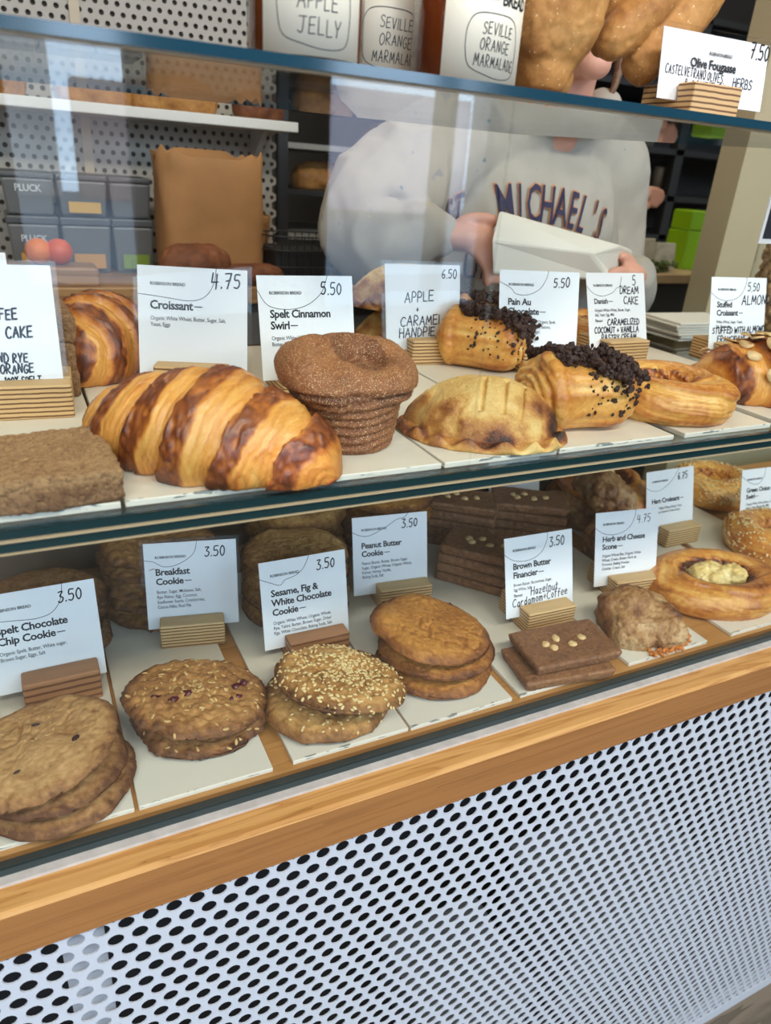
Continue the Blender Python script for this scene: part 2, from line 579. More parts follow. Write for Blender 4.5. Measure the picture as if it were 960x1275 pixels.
FX0, FX1, FY0, FY1, CEIL = -3.4, 5.2, -2.7, 3.6, 3.0
floor_m = wood('worn_floor_boards', [(0.0, (60, 50, 40)), (0.5, (92, 80, 64)), (1.0, (112, 98, 80))], (3, 14, 3), 5, rough=0.7, fine=0.6)
struct('floor', boxm(FX0, FX1, FY0, FY1, -0.1, 0.0), floor_m)
struct('ceiling', boxm(FX0, FX1, FY0, FY1, CEIL, CEIL + 0.1), flat('ceiling_paint', (225, 222, 215), 0.8))
wallp = flat('wall_paint', (120, 112, 102), 0.8)
struct('wall_left', boxm(FX0 - 0.1, FX0, FY0, FY1, 0, CEIL), wallp)
struct('wall_right', boxm(FX1, FX1 + 0.1, FY0, FY1, 0, CEIL), wallp)
struct('wall_back', boxm(FX0, FX1, FY1, FY1 + 0.1, 0, CEIL), flat('kitchen_wall', (70, 66, 62), 0.8))
V, F = wall_with_holes(FX0, FX1, 0, CEIL, WINS, WINY - 0.1, 0.1)
struct('wall_street', mesh('wall', V, F, smooth=False), flat('street_wall_paint', (70, 66, 62), 0.8))

# the street outside, seen only mirrored in the pane
struct('street_ground', boxm(-42, 42, -34, FY0, -0.3, -0.2), flat('asphalt', (120, 122, 126), 0.9))
for x0, x1, h, c, yb in ((-40, -9, 12, (150, 120, 105), -30), (-8, 2, 7.5, (196, 186, 178), -30), (2.6, 9, 3.6, (170, 140, 130), -29), (10, 19, 4.4, (226, 206, 210), -30), (20, 40, 12, (150, 140, 132), -30)):
    struct('building_outside', boxm(x0, x1, yb - 1.5, yb, -0.2, h), flat('facade', c, 0.8))

def hole_panel(x0, x1, z0, z1, pitch, dia, ph, depth=0.0015, seg=12):
    """sheet in the xz plane (facing -y) punched with staggered round holes"""
    V, F = [], []
    rs = pitch * math.sqrt(3) / 2
    R = pitch / math.sqrt(3)
    hexp = []
    for k in range(6):
        a = math.pi / 2 - k * math.pi / 3
        b = a - math.pi / 3
        c0 = (R * math.cos(a), R * math.sin(a)); c1 = (R * math.cos(b), R * math.sin(b))
        hexp += [(a, c0), ((a + b) / 2, ((c0[0] + c1[0]) / 2, (c0[1] + c1[1]) / 2))]
    r0, r1 = math.floor((z0 - ph[1]) / rs), math.ceil((z1 - ph[1]) / rs)
    for j in range(r0, r1 + 1):
        cz = ph[1] + j * rs
        if not (z0 <= cz <= z1): continue
        sx = ph[0] + (0.5 * pitch if j % 2 else 0)
        for i in range(math.ceil((x0 - sx) / pitch), math.floor((x1 - sx) / pitch) + 1):
            cx = sx + i * pitch
            o = len(V)
            for a, h in hexp:
                V.append((cx + h[0], 0, cz + h[1]))
                V.append((cx + dia / 2 * math.cos(a), 0, cz + dia / 2 * math.sin(a)))
                V.append((cx + dia / 2 * math.cos(a), depth, cz + dia / 2 * math.sin(a)))
            for k in range(12):
                q, w = o + 3 * k, o + 3 * ((k + 1) % 12)
                F.append((q, q + 1, w + 1, w))
                F.append((q + 1, q + 2, w + 2, w + 1))
    return mesh('holes', V, F, smooth=False)

# ---- the display case
case = thing('display_case', 'long glass-fronted bakery display case with oak ledge over a white perforated panel', 'display case', (0, 0, 0))
XA, XB = -0.7, 2.1
YO = 0.845 * S
link('oak_ledge', boxm(XA, XB, YO, 0.4935, U(-1.1155), U(-1.022), 0.0035), [M['oak']], case, label='varnished oak ledge')
link('oak_front_board', boxm(XA, XB, YO - 0.0006, YO + 0.01, U(-1.1155) - 0.0005, U(-1.03)), M['oak_front'], case)
link('deck', boxm(XA, XB, 0.49, 0.955, Z_DECK - 0.022, Z_DECK), M['deck'], case, label='oak deck board')
h0 = P(217, 1128, y=0.852 * S)
link('perforated_panel', hole_panel(XA, XB, 0.02, U(-1.12), 0.01995, 0.0140, (h0.x, h0.z)), M['powder'], case, loc=(0, 0.852 * S, 0), label='white metal panel full of round holes')
link('panel_foot', boxm(XA, XB, 0.852 * S - 0.0005, 0.852 * S + 0.02, 0.0, 0.028), M['powder'], case)
dark_in = flat('dark_cabinet_inside', (46, 44, 44), 0.8)
link('cabinet_back', boxm(XA, XB, 0.93, 0.95, 0.0, Z_DECK - 0.03), dark_in, case)
link('cabinet_floor', boxm(XA, XB, 0.47, 0.93, 0.0, 0.02), dark_in, case)
a = P(82, 1200, y=0.475)
link('inner_post', boxm(a.x, a.x + 0.035, 0.462, 0.50, 0.02, U(-1.14)), M['powder'], case)

def glass_box(x0, x1, y0, y1, z0, z1):
    V, F = box(x0, x1, y0, y1, z0, z1)
    me = mesh('pane', V, F, smooth=False)
    d = (x1 - x0, y1 - y0, z1 - z0)
    thin = d.index(min(d))
    for p in me.polygons:
        p.material_index = 0 if abs(p.normal[thin]) > 0.5 or (thin == 1 and abs(p.normal[0]) > .5) else 1
    return me
def link_glass(nm, me, e='edge', lab=None):
    idx = [p.material_index for p in me.polygons]
    o = link(nm, me, [M['glass'], M[e], M['edge_pale']], case, label=lab)
    me.polygons.foreach_set('material_index', idx)
    return o
xs = P(643.75, 127.5, y=Y_PANE).x        # where the two upper panes meet
Zs1, Zs0 = U(-0.4355), U(-0.469)
link_glass('upper_front_pane', glass_box(XA, xs - 0.0006, Y_PANE, Y_PANE + 0.006, Zs1 + 0.0004, U(0.0978)), lab='left upper glass pane')
link_glass('upper_front_pane', glass_box(xs + 0.0006, XB, Y_PANE, Y_PANE + 0.006, Zs1 + 0.0004, U(0.0978)), lab='right upper glass pane')
link_glass('lower_front_pane', glass_box(XA, XB, Y_PANE, Y_PANE + 0.006, Z_DECK + 0.0005, Zs0 - 0.0004), lab='lower glass pane')
# middle shelf: two glass sheets on a sealed strip
link_glass('middle_shelf_sheet', glass_box(XA, XB, Y_PANE + 0.0005, 0.96, U(-0.4486), Zs1))
link('shelf_seal', boxm(XA, XB, Y_PANE - 0.0015, Y_PANE + 0.012, U(-0.4520), U(-0.4486)), M['silicone'], case)
link_glass('middle_shelf_sheet', glass_box(XA, XB, Y_PANE + 0.0005, 0.96, U(-0.4668), U(-0.4520)))
link('shelf_seal', boxm(XA, XB, Y_PANE - 0.001, Y_PANE + 0.008, Zs0, U(-0.4668)), M['silicone'], case)
link('pane_seal', boxm(XA, XB, 0.4645, Y_PANE, U(-1.022) - 0.001, U(-1.016)), M['silicone_grey'], case, label='smeared clear sealant')
link('pane_channel', boxm(XA, XB, Y_PANE - 0.001, Y_PANE + 0.0085, U(-1.022), U(-1.003)), flat('dark_channel', (40, 52, 52), 0.25), case)
# top shelf
ytop = Y_PANE - 0.004
b0, b1 = P(640, 167, z=U(0.098)), P(960, 185, z=U(0.098))
ex = XB
sl = (b1.y - b0.y) / (b1.x - b0.x)
outl = [(XA, ytop), (ex, ytop), (ex, max(ytop + 0.05, b1.y + sl * 0.0)), (b1.x, b1.y), (b0.x, b0.y), (XA, b0.y)]
V = [(x, y, U(0.098)) for x, y in outl] + [(x, y, U(0.110)) for x, y in outl]
n_ = len(outl)
F = [tuple(range(n_))[::-1], tuple(range(n_, 2 * n_))] + [(i, (i + 1) % n_, n_ + (i + 1) % n_, n_ + i) for i in range(n_)]
me = mesh('top', V, F, smooth=False)
for p in me.polygons: p.material_index = 0 if abs(p.normal[2]) > 0.5 else 1
link_glass('top_shelf', me, 'edge_top', 'thick glass top shelf')
link('shelf_seal', boxm(XA, XB, Y_PANE - 0.001, Y_PANE + 0.007, U(0.0955), U(0.098)), M['silicone'], case)
# rear of the case
link('rear_light_stop', boxm(XA, 1.0, 0.945, 0.955, Z_DECK, Zs0 - 0.004), flat('light_stop_board', (92, 78, 62), 0.6), case)  # added panel, shuts back-room light out of the lower deck
link('end_upright', boxm(XB, XB + 0.02, YO + 0.02, 0.96, 0.0, U(0.11)), M['powder'], case)

cr_ = flat('grey_crate_plastic', (112, 114, 114), .5)  # crates added to brighten a patch of the panel holes
for px, py, w_, h_, lab in ((760, 1160, .34, .30, 'large grey crate added inside the cabinet, seen through the panel holes right of centre'), (575, 1262, .20, .14, 'smaller grey crate added inside the cabinet near the floor, seen through the holes')):
    q = P(px, py, y=.62)
    z0_ = .021
    t = thing('added_crate', lab, 'crate', (q.x, .66, z0_), (0, 0, 0), 'added crates in the cabinet')
    link('crate_body', boxm(-w_ / 2, w_ / 2, -.10, .10, 0, max(.12, q.z + h_ / 2 - z0_), .006), cr_, t)
    link('crate_rim', boxm(-w_ / 2 - .006, w_ / 2 + .006, -.106, .106, max(.12, q.z + h_ / 2 - z0_), max(.12, q.z + h_ / 2 - z0_) + .02, .004), cr_, t)

# ---- lettering
STROKES = {
 'A': [[(0, 0), (.32, 1), (.62, 0)], [(.1, .38), (.54, .38)]], 'B': [[(0, 0), (0, 1), (.35, .97), (.45, .78), (.35, .56), (0, .53)], [(.35, .55), (.52, .3), (.4, .03), (0, 0)]],
 'C': [[(.56, .86), (.35, 1), (.1, .8), (0, .45), (.12, .1), (.35, 0), (.56, .12)]], 'D': [[(0, 0), (.02, 1), (.35, .9), (.56, .52), (.4, .12), (0, 0)]],
 'E': [[(.5, 1), (0, .98), (0, 0), (.52, .02)], [(0, .52), (.42, .54)]], 'F': [[(.5, 1), (0, 1), (0, 0)], [(0, .52), (.4, .54)]],
 'G': [[(.55, .85), (.32, 1), (.05, .75), (0, .35), (.2, 0), (.5, .1), (.55, .42), (.32, .42)]], 'H': [[(0, 0), (0, 1)], [(.5, 0), (.5, 1)], [(0, .5), (.5, .54)]],
 'I': [[(.05, 0), (.07, 1)]], 'J': [[(.5, 1), (.44, .15), (.25, 0), (.05, .12)], [(.1, 1), (.75, 1)]], 'K': [[(0, 0), (0, 1)], [(.5, 1), (.03, .45), (.55, 0)]],
 'L': [[(0, 1), (.02, 0), (.48, .03)]], 'M': [[(0, 0), (.1, 1), (.36, .3), (.62, 1), (.72, 0)]], 'N': [[(0, 0), (.04, 1), (.48, .05), (.54, 1)]],
 'O': [[(.3, 1), (.08, .8), (0, .4), (.15, .04), (.36, .02), (.56, .35), (.52, .8), (.3, 1)]], 'P': [[(0, 0), (.05, 1), (.4, .95), (.48, .7), (.34, .5), (.03, .47)]],
 'Q': [[(.3, 1), (.05, .75), (.05, .25), (.3, 0), (.55, .3), (.52, .8), (.3, 1)], [(.35, .25), (.6, -.05)]], 'R': [[(0, 0), (.03, 1), (.38, .95), (.46, .72), (.3, .52), (.03, .5), (.52, 0)]],
 'S': [[(.5, .86), (.28, 1), (.06, .8), (.2, .55), (.44, .42), (.48, .15), (.25, 0), (.02, .1)]], 'T': [[(0, 1), (.6, 1)], [(.3, 1), (.28, 0)]],
 'U': [[(0, 1), (.02, .3), (.2, 0), (.42, .1), (.5, 1)]], 'V': [[(0, 1), (.26, 0), (.54, 1)]], 'W': [[(0, 1), (.17, 0), (.36, .7), (.54, 0), (.74, 1)]],
 'X': [[(0, 0), (.5, 1)], [(0, 1), (.5, 0)]], 'Y': [[(0, 1), (.26, .5), (.54, 1)], [(.26, .5), (.2, 0)]], 'Z': [[(0, 1), (.5, 1), (0, 0), (.52, 0)]],
 '0': [[(.26, 1), (.05, .7), (.05, .3), (.24, 0), (.46, .25), (.46, .75), (.26, 1)]], '1': [[(.05, .8), (.2, 1), (.2, 0)]], '2': [[(.03, .8), (.25, 1), (.45, .75), (.05, .05), (.5, .02)]],
 '3': [[(.03, .95), (.42, .98), (.18, .6), (.45, .42), (.4, .1), (.15, 0), (0, .1)]], '4': [[(.1, 1), (.02, .42), (.5, .45)], [(.4, .95), (.36, 0)]],
 '5': [[(.48, 1), (.1, .98), (.06, .58), (.35, .6), (.48, .32), (.3, .02), (.02, .08)]], '6': [[(.4, 1), (.1, .6), (.05, .2), (.25, 0), (.45, .2), (.35, .45), (.08, .35)]],
 '7': [[(.02, .98), (.48, 1), (.2, 0)], [(.1, .5), (.42, .54)]], '8': [[(.25, .52), (.06, .78), (.25, 1), (.45, .78), (.25, .52), (.03, .24), (.25, 0), (.48, .24), (.25, .52)]],
 '9': [[(.45, .7), (.25, .5), (.05, .75), (.25, 1), (.45, .75), (.4, 0)]], '.': [[(.05, .0), (.09, .05)]], ',': [[(.08, .06), (.02, -.12)]], '+': [[(.02, .45), (.42, .48)], [(.22, .75), (.22, .2)]],
 '&': [[(.5, 0), (.12, .72), (.25, .95), (.38, .75), (.05, .28), (.2, 0), (.5, .35)]], '%': [[(0, 0), (.5, 1)], [(.08, .95), (.02, .75), (.16, .75), (.08, .95)], [(.42, .25), (.34, .05), (.5, .05), (.42, .25)]], '-': [[(0, .5), (.4, .5)]],
 'a': [[(.4, .5), (.2, .6), (.03, .3), (.15, .0), (.36, .2), (.4, .55), (.42, 0)]], 'z': [[(.02, .55), (.38, .55), (.03, .03), (.42, .02)]], 'e': [[(.03, .3), (.38, .35), (.3, .58), (.08, .5), (.04, .15), (.2, 0), (.4, .1)]],
 'l': [[(.08, 1), (.06, .1), (.15, 0)]], 'n': [[(.02, 0), (.03, .58)], [(.03, .4), (.22, .6), (.36, .4), (.38, 0)]], 'u': [[(.02, .58), (.04, .15), (.18, 0), (.36, .2), (.38, .58), (.4, 0)]], 't': [[(.16, .95), (.14, .1), (.25, 0)], [(0, .62), (.34, .64)]],
 'r': [[(.02, 0), (.03, .58)], [(.03, .38), (.16, .58), (.32, .55)]], 'd': [[(.36, .35), (.2, .58), (.03, .3), (.15, .0), (.36, .2)], [(.38, 1), (.38, 0)]], 'o': [[(.2, .6), (.03, .35), (.12, .02), (.34, .1), (.36, .45), (.2, .6)]],
 'm': [[(.02, 0), (.03, .58)], [(.03, .42), (.18, .6), (.28, .4), (.28, 0)], [(.28, .42), (.44, .6), (.55, .4), (.56, 0)]], 'f': [[(.36, .95), (.2, .98), (.14, .7), (.12, -.1)], [(0, .55), (.3, .57)]],
 'i': [[(.05, .58), (.06, 0)], [(.06, .8), (.07, .84)]], 'y': [[(.02, .58), (.16, .1)], [(.36, .58), (.12, -.3)]],
}

def ribbon(line, w, V, F):
    """flat pen line with round joints in the xy plane"""
    for (x0, y0), (x1, y1) in zip(line, line[1:]):
        dx, dy = x1 - x0, y1 - y0
        l = math.hypot(dx, dy) or 1e-9
        nx, ny = -dy / l * w / 2, dx / l * w / 2
        o = len(V)
        V += [(x0 + nx, y0 + ny, 0), (x0 - nx, y0 - ny, 0), (x1 - nx, y1 - ny, 0), (x1 + nx, y1 + ny, 0)]
        F.append((o, o + 1, o + 2, o + 3))
    for x, y in line:
        o = len(V)
        V += [(x + w / 2 * math.cos(k * math.pi / 3), y + w / 2 * math.sin(k * math.pi / 3), 1e-6) for k in range(6)]
        F.append(tuple(range(o, o + 6)))

def curve2(line, n=5):
    if len(line) < 3: return line
    c = catmull([(x, y, 0) for x, y in line], (len(line) - 1) * n + 1)
    return [(q[0], q[1]) for q in c]

def hand(lines, V, F, rnd):
    """handwriting: (text, x, y, height, pen width, letter squeeze, slope)"""
    for txt, x, y, h, w, sq, sl in lines:
        for ch in txt:
            if ch == ' ':
                x += h * .38 * sq
                continue
            st = STROKES.get(ch) or STROKES.get(ch.upper())
            if not st: continue
            wd = max(p[0] for l in st for p in l)
            jy, js = rnd.uniform(-.05, .05) * h, rnd.uniform(.92, 1.08)
            for l in st:
                pts = [(x + (px * sq * js + py * 0.06) * h, y + jy + py * h * js + sl * 0 + rnd.uniform(-.015, .015) * h) for px, py in l]
                ribbon(curve2(pts) if ch not in 'AEFHIKLMNTVWXZ471' else pts, w, V, F)
            x += (wd * sq * js + 0.2) * h
            y += sl * (wd * sq + .2) * h

_FONT = {}
def type_mesh(lines):
    """printed type: (text, x, y, size, bold, squeeze) -> V, F in the xy plane"""
    V, F = [], []
    for txt, x, y, size, bold, sq in lines:
        cu = bpy.data.curves.new('t', 'FONT')
        cu.body = txt
        cu.size = size
        cu.offset = bold * size
        cu.resolution_u = 2
        cu.space_character = 0.94
        o = bpy.data.objects.new('t', cu)
        COL.objects.link(o)
        dg = bpy.context.evaluated_depsgraph_get()
        me = o.evaluated_get(dg).to_mesh()
        off = len(V)
        V += [(x + v.co.x * sq, y + v.co.y, 0) for v in me.vertices]
        F += [tuple(off + i for i in p.vertices) for p in me.polygons]
        o.evaluated_get(dg).to_mesh_clear()
        bpy.data.objects.remove(o)
        bpy.data.curves.remove(cu)
    return V, F

CW, CH = 0.1040, 0.1045
def bend_card(x, y):      # cards sag a hair backwards towards the top
    return 0.0018 * (y / CH) ** 2

def make_card(name, label, pos, yaw, tilt, heading=(), small=(), hand_lines=(), price=None, arc=None, sleeve=False, brand=True, w=CW, h=CH, group='price cards', seed=3, gloss=False, headsize=0.0098, heady=None, prices=0.0115, brand_xy=(0.012, 0.0185), flavour=None, pw=0.0014, pxy=None):
    """square price card standing in its holder; local x to the right, z up, face towards -y"""
    t = thing(name, label, 'price card', pos, (-tilt, 0, yaw), group)
    rnd = random.Random(seed)
    nx, ny, th = 2, 8, 0.0005
    V, F = [], []
    for s in (0, 1):
        for j in range(ny + 1):
            for i in range(nx + 1):
                y = h * j / ny
                V.append((-w / 2 + w * i / nx, bend_card(0, y) + s * th, y))
    n1 = (nx + 1) * (ny + 1)
    for s in (0, 1):
        for j in range(ny):
            for i in range(nx):
                a = s * n1 + j * (nx + 1) + i
                q = (a, a + 1, a + nx + 2, a + nx + 1)
                F.append(q if s == 0 else q[::-1])
    edge = [j * (nx + 1) for j in range(ny + 1)] + [ny * (nx + 1) + i for i in range(1, nx + 1)] + [j * (nx + 1) + nx for j in range(ny - 1, -1, -1)] + [i for i in range(nx - 1, 0, -1)]
    for a, b in zip(edge, edge[1:] + edge[:1]):
        F.append((a, b, n1 + b, n1 + a))
    link('card_sheet', mesh('sheet', V, F, smooth=False), M['card_gloss' if gloss else 'card'], t)
    def put(nm, VF, m, lift=0.00025):
        V2, F2 = VF
        if not F2: return
        out = [(x, bend_card(0, y) - lift - z * 20, y) for x, y, z in V2]
        link(nm, mesh(nm, out, F2, smooth=False), m, t)
    L, T = -w / 2, h
    if brand:
        put('printed_header', type_mesh([('ROBINSON BREAD', L + brand_xy[0], T - brand_xy[1], 0.0044, 0.022, 0.98)]), M['print'])
    if heading:
        y0 = heady if heady is not None else T - 0.0415
        tv, tf = [], []
        for k, q in enumerate(heading):
            v_, f_ = type_mesh([(q.replace('\u2014', ''), L + 0.0115, y0 - k * headsize * 1.02, headsize, 0.028, 0.98)])
            if q.endswith('\u2014'):
                xr, n0 = max(p[0] for p in v_), len(v_)
                yb = y0 - k * headsize * 1.02 + headsize * .25
                v_ += [(xr + .001, yb, 0), (xr + .009, yb, 0), (xr + .009, yb + headsize * .09, 0), (xr + .001, yb + headsize * .09, 0)]
                f_.append((n0, n0 + 1, n0 + 2, n0 + 3))
            o_ = len(tv); tv += v_; tf += [tuple(i + o_ for i in f) for f in f_]
        put('printed_title', (tv, tf), M['print'])
        y1 = y0 - (len(heading) - 1) * headsize * 1.02 - 0.0108
        put('ingredient_text', type_mesh([(q, L + 0.0118, y1 - k * 0.0062, 0.0056, 0.006, 0.84) for k, q in enumerate(small)]), M['print_soft'])
        if flavour:
            put('flavour_text', type_mesh([('Flavour:', L + 0.0118, y1 - len(small) * 0.0062 - 0.0015, 0.0054, 0.02, 0.85)]), M['print'])
    if hand_lines:
        V2, F2 = [], []
        hand([(a, L + b, c, d, e, f, g) for a, b, c, d, e, f, g in hand_lines], V2, F2, rnd)
        put('handwritten_lettering', (V2, F2), M['marker'])
    if price:
        V2, F2 = [], []
        px = pxy or (w - 0.036, h - 0.019)
        hand([(price, L + px[0], px[1], prices, pw, 0.85, 0.02)], V2, F2, rnd)
        put('handwritten_price', (V2, F2), M['ink'])
    if arc:
        V2, F2 = [], []
        ribbon(curve2([(L + a * w, b * h) for a, b in arc], 6), 0.0006, V2, F2)
        put('pen_curve', (V2, F2), M['print'])
    if sleeve:
        me = boxm(-w / 2 - 0.0045, w / 2 + 0.0045, -0.0012, 0.0026, 0.0, h + 0.004)
        for v in me.vertices: v.co.y += bend_card(0, v.co.z)
        link('plastic_sleeve', me, M['sleeve'], t, label='clear plastic sleeve')
    return t

HH, HW = 0.031, 0.073
def make_holder(name, label, card_pos, yaw, zfloor, front=0.020, back=0.046, width=HW, height=HH, shift=0.0, mat='ply', tilt=0.22, group='plywood card holders'):
    """laminated block with a leaning saw slot that carries the card"""
    c = Vector(card_pos)
    hz = c.z - zfloor
    tt = math.tan(tilt)
    s0, s1 = -0.0014, 0.0030
    y_at = lambda z: (z - hz) * tt
    pts = [(-front, 0), (back, 0), (back, height), (y_at(height) + s1, height), (y_at(hz) + s1, hz - 0.0004), (y_at(hz) + s0, hz - 0.0004), (y_at(height) + s0, height), (-front, height)]
    V, F = prism(pts, width)
    me = bevel(V, F, 0.0018, 2)
    o = link(name, me, M[mat], None, (c.x + shift * math.cos(yaw), c.y + shift * math.sin(yaw), zfloor), (0, 0, yaw))
    return tag(o, label, 'card holder', group)

# ------------------------------------------------------------------ baked goods: shapes
def croissant_geo(L, R, flat_k=0.62, bands=6.0, skew=0.5, bow=-0.01, seed=1, hk=1.0, nu=200, nv=110, tip=0.16, power=2.2, peak=0.0, off=0.0):
    t = np.linspace(-1, 1, nu)
    a = np.linspace(0, 2 * np.pi, nv, endpoint=False)
    T, A = np.meshgrid(t, a, indexing='ij')
    env = (1 - np.abs(T) ** power) ** 0.62 * (1 - tip) + tip * np.sqrt(np.maximum(0, 1 - np.abs(T) ** 24))
    env = env * (1 + peak * np.exp(-((T - 0.12) / 0.28) ** 2))
    r = R * env
    q = np.stack([T.ravel() * 3, np.cos(A).ravel(), np.sin(A).ravel()], 1)
    warp = fbm(q, 1.4, 2, seed).reshape(T.shape)
    ph = np.abs(T * bands / 2 + skew * (np.sin(A) * 0.9) * (1 - 0.2 * np.abs(T)) + 0.10 * warp + off)
    sgn = T * bands / 2 + skew * np.sin(A) * 0.9 + 0.10 * warp + off
    sgn = sgn + 0.05 * noise(np.stack([T.ravel() * 9, np.cos(A).ravel() * 3, np.sin(A).ravel() * 3], 1), 1.3, seed + 30).reshape(T.shape) + 0.025 * noise(np.stack([T.ravel() * 40, np.cos(A).ravel() * 14, np.sin(A).ravel() * 14], 1), 1.0, seed + 31).reshape(T.shape)
    fr = sgn - np.floor(sgn)
    band_w = 0.46 + 0.1 * noise(np.stack([np.floor(sgn).ravel(), 0 * sgn.ravel(), 0 * sgn.ravel()], 1), 1.7, seed + 4).reshape(T.shape)
    dark = smooth01(fr, 0.0, 0.10) * (1 - smooth01(fr, band_w - .02, band_w + 0.10))
    step = smooth01(fr, 0.0, 0.06) * (1 - smooth01(fr, 0.5, 1.0) * 0.85)
    stri = noise(np.stack([sgn.ravel() * 22, A.ravel() * 1.3, 0 * sgn.ravel()], 1), 1.0, seed + 9).reshape(T.shape)
    stri2 = noise(np.stack([sgn.ravel() * 55, A.ravel() * 2.0, 0 * sgn.ravel() + 5], 1), 1.0, seed + 10).reshape(T.shape)
    y = r * 1.08 * np.cos(A)
    z = r * hk * np.sin(A)
    low = -flat_k * r * hk
    blis = fbm(np.stack([T.ravel() * L / 2, y.ravel(), z.ravel()], 1), 230, 3, seed + 20).reshape(T.shape)
    d = R * (0.15 * step * np.sqrt(env) + dark * 0.06 * blis + (1 - dark) * (0.026 * stri + 0.016 * stri2))
    y = y + d * np.cos(A)
    z = z + d * np.sin(A)
    z = np.where(z < low, low + (z - low) * 0.06, z) - low + 0.0005
    x = T * L / 2
    y = y + bow * (T ** 2)
    V = np.stack([x.ravel(), y.ravel(), z.ravel()], 1)
    V[:, 2] -= 0
    bake = 0.26 + 0.48 * dark + (1 - dark) * (0.17 * stri + 0.15 * stri2) + dark * 0.34 * blis + 0.12 * warp
    bake = bake + 0.12 * smooth01(np.abs(T), 0.86, 1.0) + 0.10 * (1 - smooth01(z, 0.0, R * 0.5))
    F = gridf(nu, nv, False, True)
    F.append(tuple(range(nv))[::-1]); F.append(tuple(range((nu - 1) * nv, nu * nv)))
    return V, outward(V, F), bake.ravel()

def cookie_geo(r, h, seed=1, rough=0.0012, crack=0.0, edge=0.05, dome=0.3, nr=96, ns=170, lump=0.10, fs=260):
    ph = np.concatenate([np.linspace(0.004, 0.55, int(nr * .5)), np.linspace(0.57, 1.0, nr - int(nr * .5))]) * np.pi
    th = np.linspace(0, 2 * np.pi, ns, endpoint=False)
    PH, TH = np.meshgrid(ph, th, indexing='ij')
    sn, cs = np.sin(PH), np.cos(PH)
    e = 0.55
    # even spacing over the top: remap so rings cover the disc
    rho = np.where(PH < np.pi * .56, (PH / (np.pi * .56)) ** 0.85, np.sin((np.pi - PH) / (np.pi * .44) * np.pi / 2) ** 0.6)
    top = PH < np.pi * .56
    zt = h * (1 - dome * rho ** 2) * np.clip(1 - rho ** 14, 0, 1) ** 0.5
    zt = np.where(top, np.maximum(zt, h * .32), h * .32 * (rho ** 6))
    ring = np.stack([np.cos(TH).ravel(), np.sin(TH).ravel(), 0 * TH.ravel()], 1)
    ed = (1 + edge * fbm(ring, 2.2, 3, seed)).reshape(TH.shape)
    x, y = r * ed * rho * np.cos(TH), r * ed * rho * np.sin(TH)
    V = np.stack([x.ravel(), y.ravel(), zt.ravel()], 1)
    F = gridf(nr, ns, False, True)
    F.append(tuple(range(ns))[::-1]); F.append(tuple(range((nr - 1) * ns, nr * ns)))
    N = normals(V, F)
    if N[:200, 2].mean() < 0:
        F = [tuple(reversed(f)) for f in F]; N = -N
    big = fbm(V, 1 / (r * 0.55), 2, seed + 1)
    fine = fbm(V, fs, 4, seed + 2, 0.6)
    d = big * h * lump + fine * rough
    bake = 0.40 + 0.34 * fine - 0.14 * big + 0.12 * fbm(V, 34, 3, seed + 40)
    if crack:
        q = V + 0.006 * np.stack([fbm(V, 60, 2, seed + 5), fbm(V, 60, 2, seed + 6), 0 * V[:, 0]], 1)
        c = 1 - np.clip(np.abs(noise(q, 55, seed + 7)) / 0.12, 0, 1)
        c2 = 1 - np.clip(np.abs(noise(q, 130, seed + 8)) / 0.14, 0, 1)
        c = np.maximum(c, 0.6 * c2) * smooth01(fbm(V, 40, 2, seed + 9), -0.25, 0.2)
        d -= crack * c
        bake += 0.16 * c
    rr = np.hypot(V[:, 0], V[:, 1]) / r
    bake += 0.40 * smooth01(rr, 0.80, 1.0) + 0.14 * (V[:, 2] < h * .3)
    V = V + N * (d * np.where(V[:, 2] < h * .05, 0.3, 1))[:, None]
    V[:, 2] = np.maximum(V[:, 2], 0.0)
    return V, F, bake

def scatter(V, N, count, cond, size, seed, aspect=(1.0, 0.6, 0.35), nu=7, nv=5, sink=0.2, jitter=0.3):
    rnd = random.Random(seed)
    idx = np.nonzero(cond)[0]
    out = []
    for _ in range(count):
        i = int(rnd.choice(idx))
        n = Vector(N[i]); p = Vector(V[i])
        s = size * rnd.uniform(1 - jitter, 1 + jitter)
        r = tuple(s * q for q in aspect)
        v, f = ellipsoid((0, 0, 0), r, nu, nv)
        m = n.to_track_quat('Z', 'Y').to_matrix() @ Matrix.Rotation(rnd.uniform(0, 6.28), 3, 'Z') @ Matrix.Rotation(rnd.uniform(-.35, .35), 3, 'X')
        out.append(([tuple(m @ Vector(q) + p + n * (r[2] * (1 - 2 * sink))) for q in v], f))
    return out

def chunks(V, N, count, cond, smin, smax, seed, lift=0.3, layers=0.0):
    rnd = random.Random(seed)
    idx = np.nonzero(cond)[0]
    out = []
    for _ in range(count):
        i = int(rnd.choice(idx))
        s = smin + (smax - smin) * rnd.random() ** 2
        v, f = ellipsoid((0, 0, 0), (s, s * rnd.uniform(.7, 1), s * rnd.uniform(.6, .95)), 8, 6, (rnd.uniform(0, 6), rnd.uniform(0, 6), rnd.uniform(0, 6)))
        v = np.array(v); v *= (1 + 0.6 * noise(v + rnd.random() * 9, 1.5 / s, seed))[:, None]
        p = V[i] + N[i] * (s * lift + layers * rnd.random())
        out.append(([tuple(q + p) for q in v], f))
    return out

def bun_disp(V, N, F, seed, amp=0.0012, scale=220):
    return fbm(V, scale, 4, seed, 0.6) * amp

